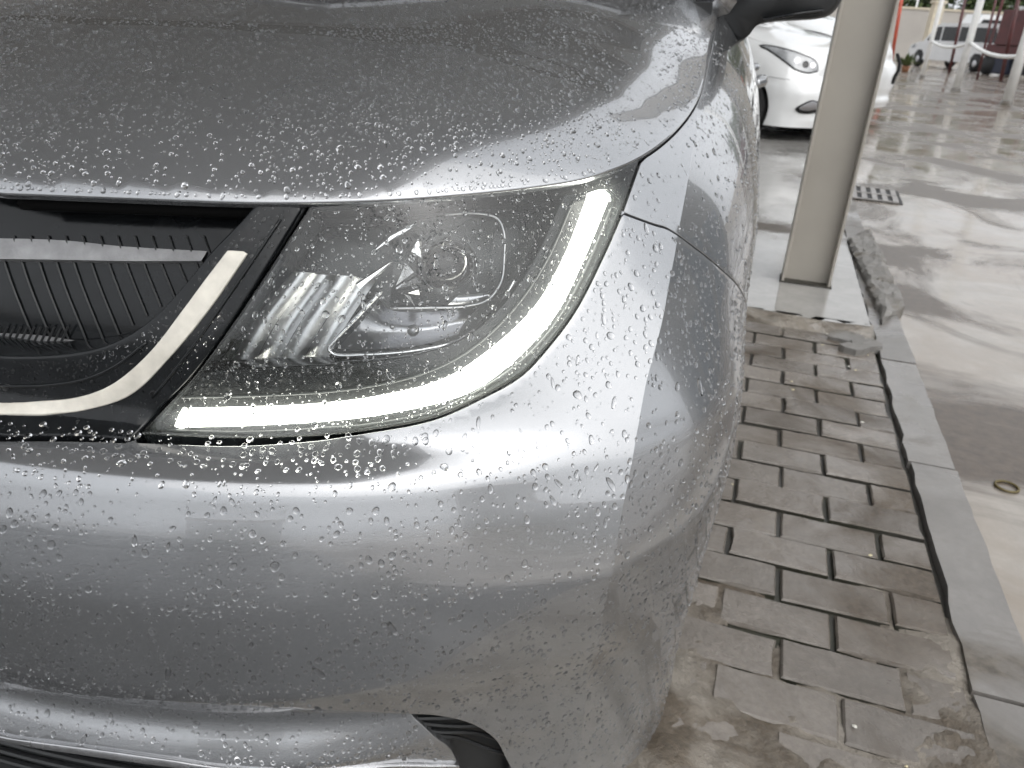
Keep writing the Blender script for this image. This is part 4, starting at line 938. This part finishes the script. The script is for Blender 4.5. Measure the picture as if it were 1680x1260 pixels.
def tree(x, y, h, rad, seed, label, z0=1.8, nl=6500):
    r = np.random.default_rng(seed); e_ = empty('tree', (x, y, 0)); tag(e_, label, 'tree', 'trees behind the wall')
    tb = MB().tube([(0, 0, 0), (.1, 0, h*.3), (-.05, .1, h*.6), (.1, 0, h*.85)], [.2, .16, .11, .04], 8)
    for k in range(7):
        a = r.uniform(0, 6.28); z_ = h*r.uniform(.3, .6); tb.tube([(0, 0, z_), (math.cos(a)*rad*.4, math.sin(a)*rad*.4, z_+h*.12), (math.cos(a)*rad*.8, math.sin(a)*rad*.8, z_+h*.2)], [.08, .05, .02], 6)
    tb.build('trunk', BARK, e_, True)
    cl = [(r.normal(0, rad*.45), r.normal(0, rad*.45), r.uniform(z0+.5, h), r.uniform(.5, 1.1)) for _ in range(26)]
    V = []; F_ = []
    c = np.array(cl)[r.integers(0, 26, nl)]; P = c[:, :3]+r.normal(0, 1, (nl, 3))*c[:, 3:4]*.55; P[:, 2] = np.maximum(P[:, 2], z0*.7)
    for p in P:
        a = r.normal(0, 1, 3); a /= np.linalg.norm(a); b = np.cross(a, r.normal(0, 1, 3)); b /= np.linalg.norm(b); s_ = r.uniform(.14, .28); k = len(V)
        V += [p+a*s_, p+b*s_*.5, p-a*s_, p-b*s_*.5]; F_.append((k, k+1, k+2, k+3))
    cr = mesh('crown', V, F_, None, e_)
    for m_ in LEAF: cr.data.materials.append(m_)
    mi = r.integers(0, 3, len(F_)); cr.data.polygons.foreach_set('material_index', mi.astype(np.int32))
for (x, y, h, rd, sd_, lb) in ((25., 62, 8, 3., 1, 'green tree above the wall at the top beside the red upright'), (29., 64, 9, 3.4, 2, 'leafy tree above the wall over the silver van'), (33.5, 63, 8, 3., 3, 'pale green tree above the wall left of the tall vehicle'), (40, 66, 9, 3.5, 4, 'tree farthest right behind the wall'), (21, 66, 9, 3.2, 5, 'tree behind the wall hidden partly by the post')): tree(x, y, h, rd, sd_, lb)
# small plant by the yard edge
pe = at_z(1484, 118); pl_e = empty('potted_plant', pe); tag(pl_e, 'small green plant in brown pot beside the van front', 'plant')
MB().lathe([(0, 0), (.10, 0), (.14, .20), (.12, .20), (.11, .17), (0, .17)], 16).build('pot', prin('clay_pot', (.22, .10, .05), .8, var=.2), pl_e, True)
V = []; F_ = []; r = np.random.default_rng(5)
for k in range(60):
    a = r.uniform(0, 6.28); t_ = r.uniform(.2, 1.1); c_ = np.array([0, 0, .18]); d_ = np.array([math.cos(a)*math.sin(t_), math.sin(a)*math.sin(t_), math.cos(t_)]); l_ = r.uniform(.3, .6); w_ = np.array([-math.sin(a), math.cos(a), 0])*.05; n0 = len(V)
    V += [c_, c_+d_*l_*.5+w_, c_+d_*l_-np.array([0, 0, .08]), c_+d_*l_*.5-w_]; F_.append((n0, n0+1, n0+2, n0+3))
mesh('leaves', V, F_, LEAF[1], pl_e)
# ------------------------------------------------------------------ workshop added out of view at right, sized to darken the fender's reflection
ws = empty('blocker', (0, 0, 0)); tag(ws, 'grey rendered workshop building added out of view at right for its reflection', 'building')
WSW = prin('blocker_render', (.24, .235, .225), .8, var=.1, vscale=.4, bump=.1, bscale=5.)
MB().box((17, 1.2, 0), (26, 17, 7.6)).build('wall', WSW, ws); MB().box((16.6, .9, 7.6), (26.4, 17.4, 7.8)).build('roof', CANM, ws)
for k in range(4): 
    MB().box((16.96, 2.4+k*3.7, 0), (16.997, 5.2+k*3.7, 3.2)).build('shutter', prin('shutter_blue', (.16, .18, .2), .5), ws)

# ------------------------------------------------------------------ low white walls added behind the camera for bright strips in the bumper's reflection
REFLW = prin('white_reflector_wall', (.70, .70, .68), .75, var=.06, vscale=.8)
for (x0, x1, y0, h_, lb) in ((-4.2, -1.2, -10, 1.5, 'short low white wall added unseen behind the viewer for the bumper reflection'), (5.5, 15, -8, 1.7, 'long low white wall added unseen behind the viewer for the bumper reflection')):
    bl = empty('reflector_wall', (x0, y0, 0)); tag(bl, lb, 'wall')
    MB().box((0, -.25, 0), (x1-x0, 0, h_)).build('wall', REFLW, bl); MB().box((-.05, -.31, h_), (x1-x0+.05, .06, h_+.10)).build('coping', CAP, bl)
# ------------------------------------------------------------------ raindrops on the car
def m_water():
    m, t, out = newmat('rain_water'); g = t.nodes.new('ShaderNodeBsdfGlass'); g.inputs['IOR'].default_value = 1.33; g.inputs['Roughness'].default_value = 0.
    t.links.new(g.outputs[0], out.inputs[0]); return m
WATER = m_water()
def dome(nseg, nring):
    """unit bead: flat base slightly sunk, rounded cap, as verts (n,3) and faces"""
    V = []; 
    for j in range(nring):
        a = (j/nring)*math.pi/2
        for k in range(nseg): th = 2*math.pi*(k+.5*(j % 2))/nseg; V.append((math.cos(a)**.8*math.cos(th), math.cos(a)**.8*math.sin(th), math.sin(a)))
    V.append((0, 0, 1.)); F_ = []
    for j in range(nring-1):
        for k in range(nseg): F_.append((j*nseg+k, j*nseg+(k+1) % nseg, (j+1)*nseg+(k+1) % nseg, (j+1)*nseg+k))
    top = (nring-1)*nseg
    for k in range(nseg): F_.append((top+k, top+(k+1) % nseg, len(V)-1))
    n0 = len(V); V.append((0, 0, -.12)); 
    for k in range(nseg): F_.append((k, n0, (k+1) % nseg))
    return np.array(V), F_
DOMES = {0: dome(6, 2), 1: dome(8, 3), 2: dome(12, 4)}
def scatter(P, N, rad, hgt=.52):
    """drops of radius rad at points P with normals N (car coordinates)"""
    vs_, fs_ = [], []; base = 0
    lod = np.where(rad < .0011, 0, np.where(rad < .0021, 1, 2))
    for l in (0, 1, 2):
        idx = np.where(lod == l)[0]
        if not len(idx): continue
        dv, df = DOMES[l]; n = len(idx); p = P[idx]; nn = N[idx]; r = rad[idx]
        g = np.array([0, 0, -1.])-nn*(-nn[:, 2:3]); gl = np.linalg.norm(g, axis=1, keepdims=True); t1 = np.where(gl > .05, g/np.maximum(gl, 1e-6), np.cross(nn, [1., 0, 0]))
        t1 /= np.linalg.norm(t1, axis=1, keepdims=True); t2 = np.cross(nn, t1)
        a = nrg.normal(0, .35, n); c, s = np.cos(a)[:, None], np.sin(a)[:, None]; u1 = t1*c+t2*s; u2 = np.cross(nn, u1)
        el = 1+np.abs(nrg.normal(0, .18, n))+.14*gl[:, 0]; el = np.where((nrg.random(n) < .035) & (gl[:, 0] > .5), el*nrg.uniform(1.5, 2.6, n), el); h = hgt*nrg.uniform(.8, 1.15, n)
        nw = len(dv); X = dv[None, :, 0]*el[:, None]; Y = dv[None, :, 1]*nrg.uniform(.86, 1.06, n)[:, None]; Z = np.repeat(dv[None, :, 2], n, 0)
        # lumpy outline and a belly that sags downhill
        th = np.arctan2(dv[:, 1], dv[:, 0])[None]; k3 = nrg.uniform(0, 6.28, (n, 2)); wob = 1+.07*np.sin(2*th+k3[:, :1])+.05*np.sin(3*th+k3[:, 1:])
        X = X*wob; Y = Y*wob; X = X+.28*gl*np.clip(Z, 0, 1)
        w_ = p[:, None]+(u1[:, None]*X[..., None]+u2[:, None]*Y[..., None]+nn[:, None]*(Z*h[:, None])[..., None])*r[:, None, None]
        vs_.append(w_.reshape(-1, 3))
        for f in df: fs_.append((np.array(f)[None]+(np.arange(n)*nw)[:, None]+base))
        base += n*nw
    return np.vstack(vs_), fs_
def build_drops(name, groups, label):
    allv = []; alls = []; base = 0
    for (P, N, r, h) in groups:
        v, f = scatter(P, N, r, h)
        for q in f: alls.append(q+base)
        allv.append(v); base += len(v)
    V = np.vstack(allv); me = bpy.data.meshes.new(name); me.vertices.add(len(V)); me.vertices.foreach_set('co', V.ravel().astype(np.float32))
    lt = np.concatenate([np.full(len(q), q.shape[1]) for q in alls]); lv = np.concatenate([q.ravel() for q in alls])
    me.loops.add(len(lv)); me.loops.foreach_set('vertex_index', lv.astype(np.int32)); me.polygons.add(len(lt))
    me.polygons.foreach_set('loop_start', np.r_[0, np.cumsum(lt)[:-1]].astype(np.int32)); me.polygons.foreach_set('loop_total', lt.astype(np.int32))
    me.update(calc_edges=True); me.validate(); me.shade_smooth()
    o = link(name, me, WATER); o.matrix_world = Matrix.Translation(Vector(CT)) @ Matrix.Rotation(-PSI, 4, 'Z'); tag(o, label, kind='stuff'); return o
def thin(A, r, cell=.008, k=1.15):
    """drop samples that overlap a larger one (A: points in metres)"""
    order = np.argsort(-r); grid = {}; keep = []
    for i in order:
        c = tuple((A[i]/cell).astype(int)); ok = True
        for dx in (-1, 0, 1):
            for dy in (-1, 0, 1):
                for dz in (-1, 0, 1):
                    for j in grid.get((c[0]+dx, c[1]+dy, c[2]+dz), ()):
                        if np.sum((A[i]-A[j])**2) < (k*(r[i]+r[j]))**2: ok = False; break
                    if not ok: break
                if not ok: break
            if not ok: break
        if ok: keep.append(i); grid.setdefault(c, []).append(i)
    return np.array(keep)
def sizes(n, fine=.62, big=.035): 
    r = np.exp(nrg.normal(math.log(.0009), .30, n)); m_ = nrg.random(n) > fine; r[m_] = np.exp(nrg.normal(math.log(.0018), .30, m_.sum()))
    b = nrg.random(n) < big; r[b] = nrg.uniform(.0022, .0038, b.sum()); return np.clip(r, .0006, .0042)
def on_skin(outline, n, depth=0., fine=.6, big=.03, dens=None):
    lo, hi = outline.min(0), outline.max(0); q = nrg.uniform(lo, hi, (n, 2)); q = q[inside(shrink(outline, .004), q)]
    if dens is not None: q = q[nrg.random(len(q)) < dens(q)]
    P, N = skin(q[:, 0], q[:, 1], depth); r = sizes(len(q), fine, big); k = thin(P, r); return P[k], N[k], r[k]
bo = bumper_outline[bumper_outline[:, 0] >= 0]
patch_d = lambda q: np.clip(.85+.30*fbm(q[:, 0]*5, q[:, 1]*5, 61, 4), .30, 1)
shelf_d = lambda q: patch_d(q)*np.where((q[:, 1] > .595) & (q[:, 0] < .62), 1., np.where(q[:, 0] > .95, .75, .85))
gB = on_skin(bo, 24000, 0., .56, .045, shelf_d)
# larger, rounder beads standing on the ledge under the headlight
so = np.array([(.05, .600), (.56, .602), (.66, .632), (.58, .628), (.40, .621), (.05, .619)]); gS = on_skin(so, 700, 0., .1, .35)
gF = on_skin(fender_outline, 12500, 0., .7, .02, lambda q: patch_d(q)*np.where(q[:, 0] < 1.75, 1., .2))
gL = on_skin(lip_outline, 2200, .014, .5, .05)
gN = on_skin(lens_outline, 4200, 0., .88, .008); gP = on_skin(panel_o, 4500, .004, .93, .0)
# hood: drops everywhere, sparser further back, a row of fat beads on its front edge
qh = nrg.uniform((-.45, .12), (.78, 1.25), (70000, 2)); qh = qh[inside(shrink(hood_outline, .004), qh)]
stk = fbm(qh[:, 0]*3.4+qh[:, 1]*1.1, qh[:, 1]*.55, 31, 4); qh = qh[nrg.random(len(qh)) < np.clip(1.15-.75*qh[:, 1], .3, 1)*np.clip(.75+.35*stk, .25, 1)]
Ph, Nh = hood_surf(qh[:, 0], qh[:, 1]); rh = sizes(len(qh), .80, .02); kh = thin(Ph, rh); gH = (Ph[kh], Nh[kh], rh[kh])
ee = ey[(ey[:, 0] > .03) & (ey[:, 1] < .42)]; ee = resample(ee, .0042); ee = ee[nrg.random(len(ee)) < .55]
tg_ = np.stack([-.25*np.ones(len(ee)), np.ones(len(ee))], -1); e_in = ee+tg_*.0035
Pe, Ne = hood_surf(e_in[:, 0], e_in[:, 1]); re_ = nrg.uniform(.0012, .0026, len(ee)); ke = thin(Pe, re_); gE = (Pe[ke], Ne[ke], re_[ke])
drops = build_drops('raindrops', [(*gB, .50), (*gS, .62), (*gF, .48), (*gL, .5), (*gN, .42), (*gP, .40), (*gH, .50), (*gE, .6)], 'clear raindrops beaded over the silver bodywork and headlight')
print('DROPS', [len(g[2]) for g in (gB, gS, gF, gL, gN, gP, gH, gE)], 'faces', len(drops.data.polygons))
# small pale petals and grit on the bricks
PET = [prin(f'petal_{k}', c, .6) for k, c in enumerate(((.62, .55, .35), (.6, .58, .52), (.4, .2, .08)))]
for k in range(16):
    u_ = -rng.uniform(.03, .75); v_ = rng.uniform(.7, 2.8); s_ = rng.uniform(.003, .0065); c_ = K(u_, v_, .026)
    n = 6; V = [(c_.x+s_*math.cos(6.28*i/n)*rng.uniform(.6, 1.1), c_.y+s_*math.sin(6.28*i/n)*rng.uniform(.6, 1.1), c_.z+rng.uniform(-.001, .002)) for i in range(n)]+[(c_.x, c_.y, c_.z+.0015)]
    o = mesh('petal', V, [(i, (i+1) % n, n) for i in range(n)], PET[k % 3 if k % 9 == 0 else k % 2]); tag(o, 'tiny pale fallen petal on the wet bricks', 'petal', 'fallen petals scattered over the bricks')
